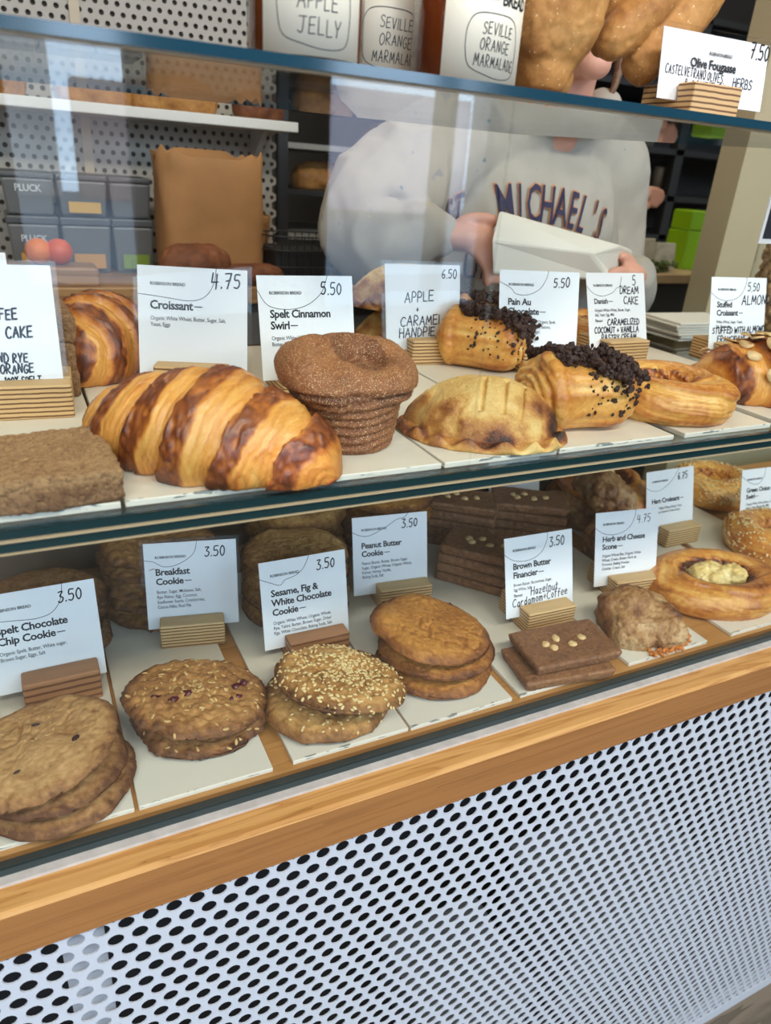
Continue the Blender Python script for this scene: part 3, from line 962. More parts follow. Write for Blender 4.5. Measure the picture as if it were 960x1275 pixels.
# ------------------------------------------------------------------ baked goods: materials
GOLD = [(0.0, (238, 190, 112)), (0.25, (222, 156, 72)), (0.5, (188, 110, 44)), (0.75, (128, 64, 28)), (1.0, (74, 36, 20))]
M['croissant'] = crust('croissant_crust', GOLD, 70, 0.26, 600, 0.2, 0.5, 0.0012, 0.38, 0.5, coat=0.15)
M['danish'] = crust('danish_crust', [(0, (240, 200, 124)), (.28, (224, 164, 80)), (.55, (194, 120, 50)), (.8, (140, 74, 34)), (1, (84, 44, 26))], 42, 0.62, 380, 0.28, 0.7, 0.0014, 0.36, 0.45, coat=0.12)
M['handpie'] = crust('sugared_crust', [(0, (232, 200, 130)), (.3, (212, 166, 92)), (.5, (182, 122, 60)), (.72, (128, 70, 36)), (.9, (66, 34, 24)), (1, (46, 24, 20))], 55, 0.5, 420, 0.42, 0.9, 0.0016, 0.5, 0.4, grains=(232, 202, 140), gscale=1500, gcut=0.66)
M['cinnamon'] = crust('cinnamon_sugar_crust', [(0, (190, 134, 84)), (.35, (152, 96, 56)), (.65, (112, 64, 38)), (1, (68, 36, 26))], 60, 0.3, 700, 0.35, 0.9, 0.0014, 0.6, 0.4, grains=(232, 196, 146), gscale=1150, gcut=0.60)
M['coffee'] = crust('coffee_cake_crumb', [(0, (196, 158, 112)), (.35, (166, 128, 90)), (.65, (124, 88, 62)), (1, (76, 50, 40))], 90, 0.45, 380, 0.6, 1.0, 0.004, 0.8, 0.2, pores=300)
M['spelt'] = crust('spelt_cookie', [(0, (222, 176, 122)), (.35, (192, 150, 98)), (.65, (158, 112, 68)), (1, (96, 60, 38))], 40, 0.3, 600, 0.3, 0.6, 0.0012, 0.65, 0.25)
M['breakfast'] = crust('oat_cookie', [(0, (206, 160, 100)), (.35, (178, 128, 74)), (.65, (136, 90, 52)), (1, (72, 44, 30))], 90, 0.4, 420, 0.4, 0.8, 0.002, 0.6, 0.3)
M['sesame'] = crust('tahini_cookie', [(0, (226, 182, 116)), (.35, (198, 150, 88)), (.65, (154, 106, 58)), (1, (94, 60, 36))], 50, 0.35, 500, 0.3, 0.6, 0.0014, 0.6, 0.3)
M['peanut'] = crust('peanut_cookie', [(0, (222, 164, 88)), (.35, (196, 136, 66)), (.65, (156, 98, 48)), (1, (96, 56, 32))], 45, 0.3, 520, 0.3, 0.6, 0.0013, 0.6, 0.3)
M['financier'] = crust('financier_crumb', [(0, (176, 130, 88)), (.35, (142, 98, 66)), (.65, (106, 70, 48)), (1, (60, 38, 28))], 70, 0.35, 500, 0.4, 0.8, 0.0015, 0.55, 0.35, pores=600)
M['scone'] = crust('scone_crust', [(0, (206, 172, 126)), (.3, (178, 134, 86)), (.6, (136, 88, 52)), (.85, (88, 52, 34)), (1, (56, 32, 24))], 45, 0.5, 350, 0.3, 0.8, 0.002, 0.5, 0.35)
M['sourdough'] = crust('bread_crust', [(0, (214, 168, 108)), (.35, (186, 134, 74)), (.65, (146, 94, 48)), (1, (92, 54, 30))], 30, 0.4, 300, 0.3, 0.6, 0.0015, 0.6, 0.3, grains=(226, 200, 150), gscale=420, gcut=0.68)
M['dark_loaf'] = crust('dark_bread_crust', [(0, (176, 120, 80)), (.4, (128, 76, 46)), (.7, (92, 52, 34)), (1, (60, 34, 26))], 30, 0.4, 300, 0.3, 0.6, 0.0015, 0.6, 0.3)
M['custard'] = crust('custard_filling', [(0, (244, 226, 170)), (.4, (236, 206, 132)), (.7, (214, 168, 86)), (1, (160, 104, 50))], 70, 0.45, 300, 0.2, 0.6, 0.002, 0.35, 0.5)
M['egg'] = crust('egg_filling', [(0, (240, 190, 80)), (.5, (222, 160, 50)), (1, (170, 104, 36))], 60, 0.3, 300, 0.2, 0.4, 0.001, 0.3, 0.5)
M['seed'] = flat('sesame_seed', (226, 198, 138), 0.45, nscale=700, namp=0.12)
M['crumb'] = flat('chocolate_crumb', (66, 46, 40), 0.65, 0.35, nscale=300, namp=0.45)
M['hazelnut'] = flat('toasted_hazelnut', (222, 186, 128), 0.5, nscale=300, namp=0.2)
M['cranberry'] = flat('dried_cranberry', (84, 26, 34), 0.3, 0.5, nscale=300, namp=0.3)
M['chip_dark'] = flat('dark_chocolate', (62, 36, 28), 0.35)
M['oat'] = flat('oat_flake', (206, 168, 108), 0.6, nscale=400, namp=0.15)
M['almond'] = flat('sliced_almond', (226, 190, 136), 0.45, nscale=160, namp=0.16)
M['cheese'] = flat('crisp_cheese', (200, 118, 44), 0.4, nscale=300, namp=0.25)

# ------------------------------------------------------------------ trays
def board_mat(name, y0, ztop):
    m, n, b = nt(name)
    tc = nd(n, 'ShaderNodeTexCoord'); sp = nd(n, 'ShaderNodeSeparateXYZ'); lnk(n, tc.outputs['Object'], sp.inputs[0])
    mp = nd(n, 'ShaderNodeMapping'); mp.inputs['Scale'].default_value = (60, 200, 260); lnk(n, tc.outputs['Object'], mp.inputs['Vector'])
    t = nd(n, 'ShaderNodeTexNoise', Scale=1.0, Detail=4.0); lnk(n, mp.outputs[0], t.inputs['Vector'])
    g = nd(n, 'ShaderNodeMath', operation='GREATER_THAN'); lnk(n, t.outputs['Fac'], g.inputs[0]); g.inputs[1].default_value = 0.58
    y = nd(n, 'ShaderNodeMath', operation='LESS_THAN'); lnk(n, sp.outputs['Y'], y.inputs[0]); y.inputs[1].default_value = y0 + 0.0022
    z = nd(n, 'ShaderNodeMath', operation='GREATER_THAN'); lnk(n, sp.outputs['Z'], z.inputs[0]); z.inputs[1].default_value = ztop - 0.0025
    a = nd(n, 'ShaderNodeMath', operation='MULTIPLY'); lnk(n, g.outputs[0], a.inputs[0]); lnk(n, y.outputs[0], a.inputs[1])
    c = nd(n, 'ShaderNodeMath', operation='MULTIPLY'); lnk(n, a.outputs[0], c.inputs[0]); lnk(n, z.outputs[0], c.inputs[1])
    mx = nd(n, 'ShaderNodeMix', data_type='RGBA'); lnk(n, c.outputs[0], mx.inputs[0])
    mx.inputs[6].default_value = (*s2l((226, 219, 202)), 1); mx.inputs[7].default_value = (*s2l((128, 132, 126)), 1)
    lnk(n, mx.outputs[2], b.inputs['Base Color']); b.inputs['Roughness'].default_value = 0.35
    return m
def boards(edges, ztop, y0, y1, grp, names, zbot):
    bm_ = board_mat('painted_board', y0, ztop)
    for (x0, x1), lab in zip(edges, names):
        yj = random.uniform(-.0006, .0006)
        o = link('serving_board', boxm(x0 * S, x1 * S, y0 + yj, y1, zbot, ztop, 0.0008), bm_)
        tag(o, lab, 'serving board', grp)
low_names = ['white board under the spelt chocolate chip cookies', 'white board under the breakfast cookies with cranberries', 'white board under the sesame seed cookies', 'white board under the peanut butter cookies',
             'white board under the two brown financier slabs', 'white board under the herb and cheese scone', 'white board under the oval custard swirl pastry', 'white board under the seeded pastry at the right end of the lower deck']
boards([(-.19, .064), (.071, .307), (.346, .588), (.593, .839), (.861, 1.105), (1.17, 1.428), (1.513, 1.77), (1.80, 2.06)], Z_LOW, 0.953 * S, 0.86, 'boards on the lower deck', low_names, Z_DECK)
mid_e = [P(x, y, z=Z_MID).x / S for x, y in ((155, 630), (381, 603), (557, 580), (697, 560), (838, 541), (850, 541), (1000, 520))]
mid_names = ['white board under the front coffee cake slab', 'white board under the large front croissant', 'white board under the cinnamon swirl', 'white board under the apple handpie', 'white board under the chocolate topped pastry', 'white board under the golden ring danish', 'white board under the almond topped croissant']
me_ = [(-.25, mid_e[0] - .003), (mid_e[0] + .003, mid_e[1] - .003), (mid_e[1] + .003, mid_e[2] - .003), (mid_e[2] + .003, mid_e[3] - .003), (mid_e[3] + .003, mid_e[4]), (mid_e[5] + .01, mid_e[5] + .26), (mid_e[5] + .29, mid_e[5] + .56)]
boards(me_, Z_MID, 0.936 * S, 0.93, 'boards on the middle shelf', mid_names, Zs1)

# ------------------------------------------------------------------ middle shelf, front row
def place(geo, name, mat, label, cat, loc, rot=(0, 0, 0), group=None, single=True):
    V, F, b = geo
    o = link(name, mesh(name, V, F, b), M[mat], None, loc, rot)
    return tag(o, label, cat, group)

def slab_geo(lx, ly, lz, r, res, seed, amp, scale, base=0.4):
    V, F, N = rbox(lx, ly, lz, r, res)
    f = fbm(V, scale, 4, seed, 0.6); g = fbm(V, 25, 2, seed + 3)
    V = V + N * (f * amp + g * amp * 1.2)[:, None] * np.where(V[:, 2:3] < 0.0006, 0.1, 1)
    V[:, 2] = np.maximum(V[:, 2], 0)
    return V, F, base + 0.3 * f + 0.1 * g, N

# coffee cake slab
V, F, b, N = slab_geo(0.150, 0.098, 0.025, 0.004, 0.0014, 11, 0.0019, 330)
b = b + 0.22 * (1 - smooth01(V[:, 2], 0.014, 0.02)) - 0.08
p = P(153, 630, z=Z_MID)
place((V, F, b), 'coffee_cake_slab', 'coffee', 'brown coffee cake slab at the left end of the shelf, in front of the handwritten sign', 'cake', (p.x - 0.073, p.y + 0.052, Z_MID), (0, 0, math.radians(2)), 'slabs of coffee cake')

# croissant
pa, pb = P(106, 528, z=Z_MID + 0.014), P(417, 588, z=Z_MID + 0.01)
ax = (pb - pa); mid = (pa + pb) / 2
ang = math.atan2(ax.y, ax.x)
V, F, b = croissant_geo(ax.length, 0.0455, 0.58, 5.6, -0.38, 0.012, 3, 0.88, tip=0.22, power=2.1, peak=0.12, off=0.15)
place((V, F, b), 'croissant', 'croissant', 'large golden croissant at the front of the shelf beside the coffee cake', 'croissant', (mid.x, mid.y, Z_MID), (0, 0, ang), 'croissants')

# cinnamon swirl
def swirl_geo(seed=5):
    prof = [(0.0, 0), (0.039, 0), (0.042, 0.004), (0.0445, 0.02), (0.047, 0.036), (0.049, 0.05), (0.049, 0.06), (0.04, 0.068), (0.0, 0.068)]
    cup = lathe(prof, 48)
    ring = []
    for k in range(12):
        a = 2 * math.pi * k / 12
        ring.append((0.010 + 0.0335 * math.cos(a), -0.006 + 0.0300 * math.sin(a), 0.065 + 0.009 * math.sin(a)))
    top = tube(ring, [0.0165 + 0.001 * math.sin(2.0 * k) for k in range(12)], 64, 18, True)
    dome = ellipsoid((0.012, -0.002, 0.055), (0.022, 0.020, 0.0165))
    lobe = tube([(-0.026, 0.034, 0.066), (-0.043, 0.014, 0.070), (-0.044, -0.012, 0.062), (-0.030, -0.034, 0.050)], [0.012, 0.019, 0.019, 0.012], 30, 16)
    lobe2 = ellipsoid((-0.022, 0.026, 0.076), (0.024, 0.016, 0.014))
    V, F, N = voxel([cup, top, dome, lobe, lobe2], 0.0014, 3)
    ang = np.arctan2(V[:, 1], V[:, 0])
    side = (1 - smooth01(V[:, 2], 0.052, 0.06))
    lay = np.sin((V[:, 2] - 0.004 * np.sin(ang * 1 + 1.2)) / 0.0075 * 2 * np.pi + 1.5 * fbm(V, 30, 2, seed))
    f = fbm(V, 260, 4, seed + 1, 0.65); g = fbm(V, 45, 2, seed + 2)
    d = side * 0.0011 * lay + f * 0.0009 + g * 0.0014
    rim = np.exp(-(((V[:, 2] - 0.052) / 0.0028) ** 2)) * (np.hypot(V[:, 0], V[:, 1]) > 0.04)
    d -= rim * 0.0022
    d = np.where(V[:, 2] < 0.001, 0, d)
    V = V + N * d[:, None]
    V[:, 2] = np.maximum(V[:, 2], 0)
    rr = np.hypot(V[:, 0] - 0.009, V[:, 1] + 0.002)
    bake = 0.40 + 0.14 * side + 0.12 * g + 0.15 * f + 0.25 * (rr < 0.025) + 0.25 * rim - 0.05 * lay * side
    return V, F, bake
p = P(437, 572, z=Z_MID)
SWIRL = swirl_geo()
place(SWIRL, 'cinnamon_swirl', 'cinnamon', 'tall brown sugared cinnamon swirl bun between croissant and apple handpie', 'bun', (p.x + 0.014, p.y + 0.046, Z_MID), (0, 0, math.radians(8)))

# apple handpie
def handpie_geo(seed=8, a=0.083, bf=0.066, bb=0.030, H=0.054, nr=110, ns=230):
    th = np.linspace(0, 2 * np.pi, ns, endpoint=False)
    rr = np.linspace(0.01, 1.0, nr)
    RR, TH = np.meshgrid(rr, th, indexing='ij')
    front = np.sin(TH) < 0
    bq = np.where(front, bf, bb)
    ring = np.stack([np.cos(TH).ravel(), np.sin(TH).ravel(), 0 * TH.ravel()], 1)
    ed = 1 + 0.05 * fbm(ring, 4, 3, seed).reshape(TH.shape) * front
    x = a * RR * ed * np.sign(np.cos(TH)) * np.abs(np.cos(TH)) ** 0.9
    y = bq * RR * ed * np.sin(TH)
    fk = smooth01(-np.sin(TH), -0.15, 0.35)
    pil = np.clip(1 - (RR / (0.93 * (1 - 0.10 * fk))) ** 2.3, 0, 1) ** 0.62
    crimp = 0.006 + 0.0035 * np.sin(TH * 17) * smooth01(RR, 0.8, 0.95) * fk
    z = np.maximum(H * pil, crimp * np.clip((1 - RR) / 0.05, 0, 1) ** 0.5 * 1.2)
    # steam cuts
    for cx in (-0.004, 0.016, 0.033):
        dcut = np.abs(x - cx - 0.14 * (y + 0.02)) / 0.0016
        z -= 0.0045 * np.exp(-dcut ** 2) * (y < -0.004) * (y > -0.042)
    top = np.stack([x.ravel(), y.ravel(), z.ravel()], 1)
    Fg = gridf(nr, ns, False, True)
    Fg = [f[::-1] for f in Fg]
    N = normals(top, [f[::-1] for f in Fg])
    f = fbm(top, 240, 4, seed + 1, .6); g = fbm(top, 38, 3, seed + 2)
    top = top + N * (f * .0008 + g * .0022)[:, None] * np.clip(1 - RR.ravel() ** 12, 0, 1)[:, None]
    top[:, 2] = np.maximum(top[:, 2], 0.0006)
    bake = 0.20 + 0.40 * smooth01(RR.ravel(), 0.35, 0.86) * (1 - smooth01(RR.ravel(), .9, 1) * .8) * fk.ravel() + 0.75 * g * smooth01(RR.ravel(), .3, .8) + .1 * f + 0.25 * smooth01(np.abs(top[:, 0]), .055, .08)
    bot = np.stack([x[-1] * 0.97, y[-1] * 0.97, 0 * x[-1]], 1)
    o = len(top)
    V = np.vstack([top, bot])
    F = [q[::-1] for q in Fg]
    l = (nr - 1) * ns
    F += [(l + j, o + j, o + (j + 1) % ns, l + (j + 1) % ns) for j in range(ns)]
    F.append(tuple(range(o, o + ns))[::-1]); F.append(tuple(range(ns)))
    F = outward(V, F)
    return V, F, np.concatenate([bake, np.full(ns, .6)])
HANDPIE = handpie_geo()
pa, pb = P(510, 545, z=Z_MID), P(704, 560, z=Z_MID)
pf = P(630, 566, z=Z_MID)
ang = math.atan2(pb.y - pa.y, pb.x - pa.x)
mid = (pa + pb) / 2
place(HANDPIE, 'apple_handpie', 'handpie', 'golden half-moon handpie with browned crimped edge, front row beside cinnamon swirl', 'handpie', (mid.x + 0.014, mid.y + 0.034, Z_MID), (0, 0, ang), 'handpies')

# pain au chocolat with crumb topping
def pain_geo(seed=12, L=0.115, W=0.086, H=0.064):
    body = tube([(-L / 2 + 0.03, 0, H / 2), (0, 0, H / 2 + 0.002), (L / 2 - 0.03, 0, H / 2 - 0.002)], [H / 2, H / 2 * 1.03, H / 2 * 0.94], 24, 30)
    v, f = rbox(L, W, H, 0.027, 0.004)[:2]
    flap = tube([(-L / 2 + 0.022, -W * .30, 0.006), (-L / 2 + 0.020, -W * .46, 0.022), (-L / 2 + 0.018, -W * .34, 0.050), (-L / 2 + 0.02, -W * .05, 0.0645), (-L / 2 + 0.022, W * .3, 0.052)], [0.007, 0.009, 0.010, 0.009, 0.007], 40, 12)
    V, F, N = voxel([(v, f), flap], 0.0015, 3)
    # rolled layers on the cut ends
    c = V - np.array([0, 0, H * .47])
    rad = np.hypot(c[:, 1] * 0.78, c[:, 2]); an = np.arctan2(c[:, 2], c[:, 1])
    end = smooth01(-V[:, 0], L / 2 - 0.016, L / 2 - 0.006) + smooth01(V[:, 0], L / 2 - 0.012, L / 2 - 0.004)
    sp = np.sin(rad / 0.0072 * 2 * np.pi - an + 2.4 * fbm(V, 35, 3, seed))
    f = fbm(V, 230, 4, seed + 1, .6); g = fbm(V, 35, 2, seed + 2)
    stre = noise(V * np.array([30, 160, 160]), 1.0, seed + 3)
    V2 = V + N * (end * 0.0012 * sp + f * .0006 + g * .0022 + 0.0010 * stre)[:, None] * np.where(V[:, 2:3] < 0.001, 0, 1)
    V2[:, 2] = np.maximum(V2[:, 2], 0)
    bake = 0.38 + 0.26 * g + 0.20 * stre + 0.16 * f + end * (-0.10 - 0.14 * sp) + 0.16 * smooth01(V[:, 0], 0.0, L / 2)
    return V2, F, bake
def pain(name, label, loc, rz, group, seed=12, n=230, geo=None):
    V, F, b = geo
    t = thing(name, label, 'pastry', loc, (0, 0, rz), group)
    link('pastry_body', mesh('body', V, F, b), M['danish'], t)
    N = normals(V, F)
    nz = fbm(V, 30, 2, seed)
    line = V[:, 1] + 0.25 * V[:, 0]
    cond = (N[:, 2] > 0.25) & (np.abs(V[:, 1] - 0.006 + 0.25 * V[:, 0]) < 0.032 + 0.014 * nz) & (V[:, 0] > -0.036)
    ch = chunks(V, N, n, cond, 0.0014, 0.0048, seed, 0.3, 0.009)
    cond2 = (V[:, 0] > -0.01) & (N[:, 1] < 0.2) & (V[:, 2] > 0.02)
    ch += chunks(V, N, n // 5, cond2, 0.0010, 0.0030, seed + 1)
    o = link('chocolate_crumb', mesh('crumb', *join(*ch), smooth=False), M['crumb'], t, label='dark chocolate crumb topping')
    o['kind'] = 'stuff'
    return t
PAIN = pain_geo()
p = P(742, 551, z=Z_MID)
pain('pain_au_chocolat', 'rolled pastry heaped with dark chocolate crumb, front row beside the handpie', (p.x + 0.016, p.y + 0.060, Z_MID), math.radians(-8), 'chocolate crumb pastries', 12, 780, PAIN)

# ring danish
def ring_geo(R=0.044, r=0.025, H=1.0, twist=2.0, seed=20, sx=1.12, folds=4, nu=240, nv=110, fold=.13, frill=.0036):
    u = np.linspace(0, 2 * np.pi, nu, endpoint=False); v = np.linspace(0, 2 * np.pi, nv, endpoint=False)
    A, B = np.meshgrid(u, v, indexing='ij')
    q = np.stack([np.cos(A).ravel(), np.sin(A).ravel(), np.sin(B).ravel() * .5], 1)
    w = fbm(q, 1.5, 2, seed).reshape(A.shape)
    ph = folds * B / (2 * np.pi) + twist * A / (2 * np.pi) + .18 * w
    fr = ph - np.floor(ph)
    step = smooth01(fr, 0, .12) * (1 - smooth01(fr, .3, 1) * .9)
    stri = noise(np.stack([ph.ravel() * 24, A.ravel() * 1.5, 0 * ph.ravel()], 1), 1, seed + 1).reshape(A.shape)
    rr = r * (0.91 + fold * step + .035 * stri + .08 * w)
    x = (R + rr * np.cos(B)) * np.cos(A) * sx
    y = (R + rr * np.cos(B)) * np.sin(A)
    z = rr * H * np.sin(B)
    low = -0.72 * r * H
    z = np.where(z < low, low + (z - low) * .05, z) - low
    V = np.stack([x.ravel(), y.ravel(), z.ravel()], 1)
    f = fbm(V, 220, 3, seed + 5)
    inner = (smooth01(-np.cos(B), 0.35, 0.75) * smooth01(np.sin(B), -.7, .1)).ravel()
    F = outward(V, gridf(nu, nv, True, True))
    N = normals(V, F)
    V = V + N * (f * .0006 + inner * f * frill)[:, None]
    bake = .32 + .26 * (step.ravel() - .4) + .24 * stri.ravel() + .12 * w.ravel() + .16 * f + inner * (.22 + .3 * f)
    return V, F, bake
p = P(868, 533, z=Z_MID)
DANISH = ring_geo()
V, F, b = DANISH
t = thing('ring_danish', 'smooth golden ring danish with frilled hollow middle, front row beside crumb pastry', 'danish', (p.x + 0.010, p.y + 0.062, Z_MID), (0, 0, math.radians(-25)), 'ring danishes')
link('pastry_ring', mesh('ring', V, F, b), M['danish'], t)
v, f = ellipsoid((0, 0, 0.015), (0.03, 0.027, 0.010), 48, 24)
v = np.array(v); v = v + np.array([0, 0, 1]) * (0.003 * fbm(v, 160, 3, 4))[:, None]
link('danish_filling', mesh('fill', v, f, .6 + .3 * fbm(v, 120, 3, 3)), M['danish'], t, label='dark golden crumbly middle')

# almond croissant
def almond_flake(rnd):
    s = rnd.uniform(.009, .0135)
    n = 14
    V, F = [], []
    for k in range(n):
        a = 2 * math.pi * k / n
        rr = s * (1 - 0.22 * math.cos(a)) * (0.9 + .1 * rnd.random())
        V.append((rr * math.cos(a), rr * .62 * math.sin(a), 0.0022 * math.cos(a) ** 2))
    V2 = [(x, y, z + .0009) for x, y, z in V]
    F = [tuple(range(n))[::-1], tuple(range(n, 2 * n))] + [(i, (i + 1) % n, n + (i + 1) % n, n + i) for i in range(n)]
    return V + V2, F
p = P(950, 516, z=Z_MID)
V, F, b = croissant_geo(0.17, 0.043, 0.55, 5, .2, 0.02, 31, 1.0, 150, 80, tip=.35)
t = thing('almond_croissant', 'stuffed croissant covered in sliced almonds at the right end of the shelf', 'croissant', (p.x + 0.066, p.y + 0.052, Z_MID), (0, 0, math.radians(-12)), 'almond croissants')
link('pastry_body', mesh('body', V, F, b), M['croissant'], t)
rnd = random.Random(5)
N = normals(V, F)
idx = np.nonzero((N[:, 2] > .40) & (np.abs(V[:, 0]) < .075))[0]
for k in range(52):
    i = int(rnd.choice(idx))
    v, f = almond_flake(rnd)
    m = Vector(N[i]).to_track_quat('Z', 'Y').to_matrix() @ Matrix.Rotation(rnd.uniform(0, 6.28), 3, 'Z') @ Matrix.Rotation(rnd.uniform(-.5, .5), 3, 'X')
    q = Vector(V[i]) + Vector(N[i]) * (0.002 + rnd.random() * .004)
    link('almond_slice', mesh('flake', [tuple(m @ Vector(w) + q) for w in v], f), M['almond'], t)

# ------------------------------------------------------------------ lower deck, front row
def cookie(name, label, geo, mat, loc, rot, group, toppings=()):
    V, F, b = geo
    t = thing(name, label, 'cookie', loc, rot, group)
    link('cookie_body', mesh('body', V, F, b), M[mat], t)
    N = normals(V, F)
    for nm, m, many, parts in toppings(V, N) if toppings else ():
        if many:
            o = link(nm, mesh(nm, *join(*parts)), M[m], t); o['kind'] = 'stuff'
        else:
            for q in parts: link(nm, mesh(nm, *q), M[m], t)
    return t
r_ = math.radians
def chips(V, N):
    c = (N[:, 2] > .8) & (np.hypot(V[:, 0], V[:, 1]) < .055)
    return [('chocolate_chip', 'chip_dark', False, scatter(V, N, 3, c, .0042, 3, (1, .8, .35), 9, 6, .75)), ('oat_flake', 'oat', False, scatter(V, N, 4, c, .0024, 4, (1, .5, .25)))]
def oats(seed):
    def fn(V, N):
        c = (N[:, 2] > .5)
        return [('dried_cranberry', 'cranberry', False, chunks(V, N, 7, c & (np.hypot(V[:, 0], V[:, 1]) < .052), .0056, .0085, seed + 1, -.45)),
                ('oat_flakes', 'oat', True, scatter(V, N, 120, c, .0032, seed + 2, (1, .45, .22), 7, 5, .35))]
    return fn
def sesames(n, seed, zmin=.45):
    def fn(V, N):
        return [('sesame_topping', 'seed', True, scatter(V, N, n, (N[:, 2] > zmin) & (fbm(V, 45, 2, seed) > -.32), .0023, seed, (1, .6, .42), 7, 5, .2))]
    return fn
_g = cookie_geo(.067, .017, 42, .0010, .0018, .04, lump=.16)
SPELT = [cookie_geo(.068, .016, 41, .0009, .0026, .035, .25, lump=.2), (_g[0], _g[1], _g[2] + .16)]
p = P(82, 1042, z=Z_LOW)
cy = p.y + 0.060
cookie('spelt_chocolate_chip_cookie', 'lowest spelt cookie of the pile at the left end of the lower deck', SPELT[1], 'spelt', (p.x - 0.002, cy + .002, Z_LOW), (0, 0, 1.0), 'spelt chocolate chip cookies')
cookie('spelt_chocolate_chip_cookie', 'second spelt cookie, slipped forward under the pale top one at the left end', SPELT[1], 'spelt', (p.x - 0.007, cy + 0.004, Z_LOW + .0185), (r_(4), 0, 2.4), 'spelt chocolate chip cookies')
cookie('spelt_chocolate_chip_cookie', 'pale wrinkled spelt cookie on top of the leftmost front pile', SPELT[0], 'spelt', (p.x - 0.012, cy + 0.000, Z_LOW + .0425), (r_(10), r_(0), 4.4), 'spelt chocolate chip cookies', chips)

BREAK = [cookie_geo(.071, .018, 51, .0040, .0012, .08, .35, lump=.22, fs=150), cookie_geo(.067, .017, 52, .0034, 0, .08, .3, lump=.2, fs=150)]
p = P(250, 950, z=Z_LOW)
cy = p.y + .063
cookie('breakfast_cookie', 'lower breakfast cookie under the cranberry studded one in front of its card', BREAK[1], 'breakfast', (p.x + 0.016, cy, Z_LOW), (0, 0, .5), 'breakfast cookies', oats(9))
cookie('breakfast_cookie', 'breakfast cookie studded with cranberries and oats on top of the front pile', BREAK[0], 'breakfast', (p.x + 0.010, cy - .004, Z_LOW + .0245), (r_(10), r_(2), 2.0), 'breakfast cookies', oats(11))

SES = [cookie_geo(.070, .024, 61, .0020, .0036, .07, .42, lump=.24, fs=170), cookie_geo(.067, .022, 62, .0016, .001, .06, .4, lump=.16)]
p = P(418, 931, z=Z_LOW)
cy = p.y + .062
cookie('sesame_cookie', 'lower sesame cookie half hidden under the seed covered one', SES[1], 'sesame', (p.x + 0.014, cy + .004, Z_LOW), (0, 0, .5), 'sesame cookies', sesames(150, 62, .1))
cookie('sesame_cookie', 'thick cookie covered in pale sesame seeds on top of the front sesame pile', SES[0], 'sesame', (p.x + 0.026, cy - .006, Z_LOW + .0285), (r_(11), r_(2), 2.0), 'sesame cookies', sesames(620, 63, .3))

PEA = [cookie_geo(.070, .020, 71, .0010, .0030, .03, .3, lump=.16), cookie_geo(.068, .019, 72, .0012, .0024, .04, .3, lump=.16)]
p = P(562, 873, z=Z_LOW)
cy = p.y + .061
cookie('peanut_butter_cookie', 'bottom peanut butter cookie of the stack of three', PEA[1], 'peanut', (p.x + 0.011, cy + .002, Z_LOW), (0, 0, .5), 'peanut butter cookies')
cookie('peanut_butter_cookie', 'middle peanut butter cookie of the stack of three', PEA[1], 'peanut', (p.x + 0.015, cy + .003, Z_LOW + .0195), (r_(2), r_(1), 2.5), 'peanut butter cookies')
cookie('peanut_butter_cookie', 'crackled golden peanut butter cookie on top of the stack of three', PEA[0], 'peanut', (p.x + 0.006, cy + .008, Z_LOW + .0425), (r_(7), r_(3), 1.0), 'peanut butter cookies')

def financier(name, label, loc, rot, group, seed, nuts=True):
    V, F, b, N = slab_geo(.118, .070, .0135, .0035, .0014, seed, .0010, 300, .38)
    sl = smooth01(V[:, 2], 0, .0135)
    V[:, 0] *= .95 + .05 * sl; V[:, 1] *= .94 + .06 * sl
    t = thing(name, label, 'cake bar', loc, rot, group)
    link('cake_body', mesh('body', V, F, b), M['financier'], t)
    if nuts:
        rnd = random.Random(seed)
        for x, y in ((-.026, .002), (-.020, -.006), (-.008, .009), (.006, -.006), (.024, .002)):
            v, f = ellipsoid((x, y, .0135), (.0060, .0052, .0034), 14, 8, (0, 0, rnd.random() * 3))
            v = np.array(v); v += .0008 * np.stack([noise(v, 300, seed)] * 3, 1)
            link('hazelnut_half', mesh('nut', v, f), M['hazelnut'], t)
    return t
q = [P(x, y, z=Z_LOW + .034) for x, y in ((632, 780), (736, 766), (771, 803), (665, 829))]
c = sum(q, Vector()) / 4
ang = math.atan2((q[1] - q[0]).y + (q[2] - q[3]).y, (q[1] - q[0]).x + (q[2] - q[3]).x)
financier('hazelnut_financier', 'plain lower financier bar under the hazelnut topped one in the front row', (c.x - .012, c.y - .010, Z_LOW), (0, 0, ang - .05), 'financiers', 81, False)
financier('hazelnut_financier', 'flat brown financier bar topped with hazelnuts, front row before its card', (c.x + .002, c.y - .002, Z_LOW + .0150), (r_(1.5), 0, ang), 'financiers', 82)

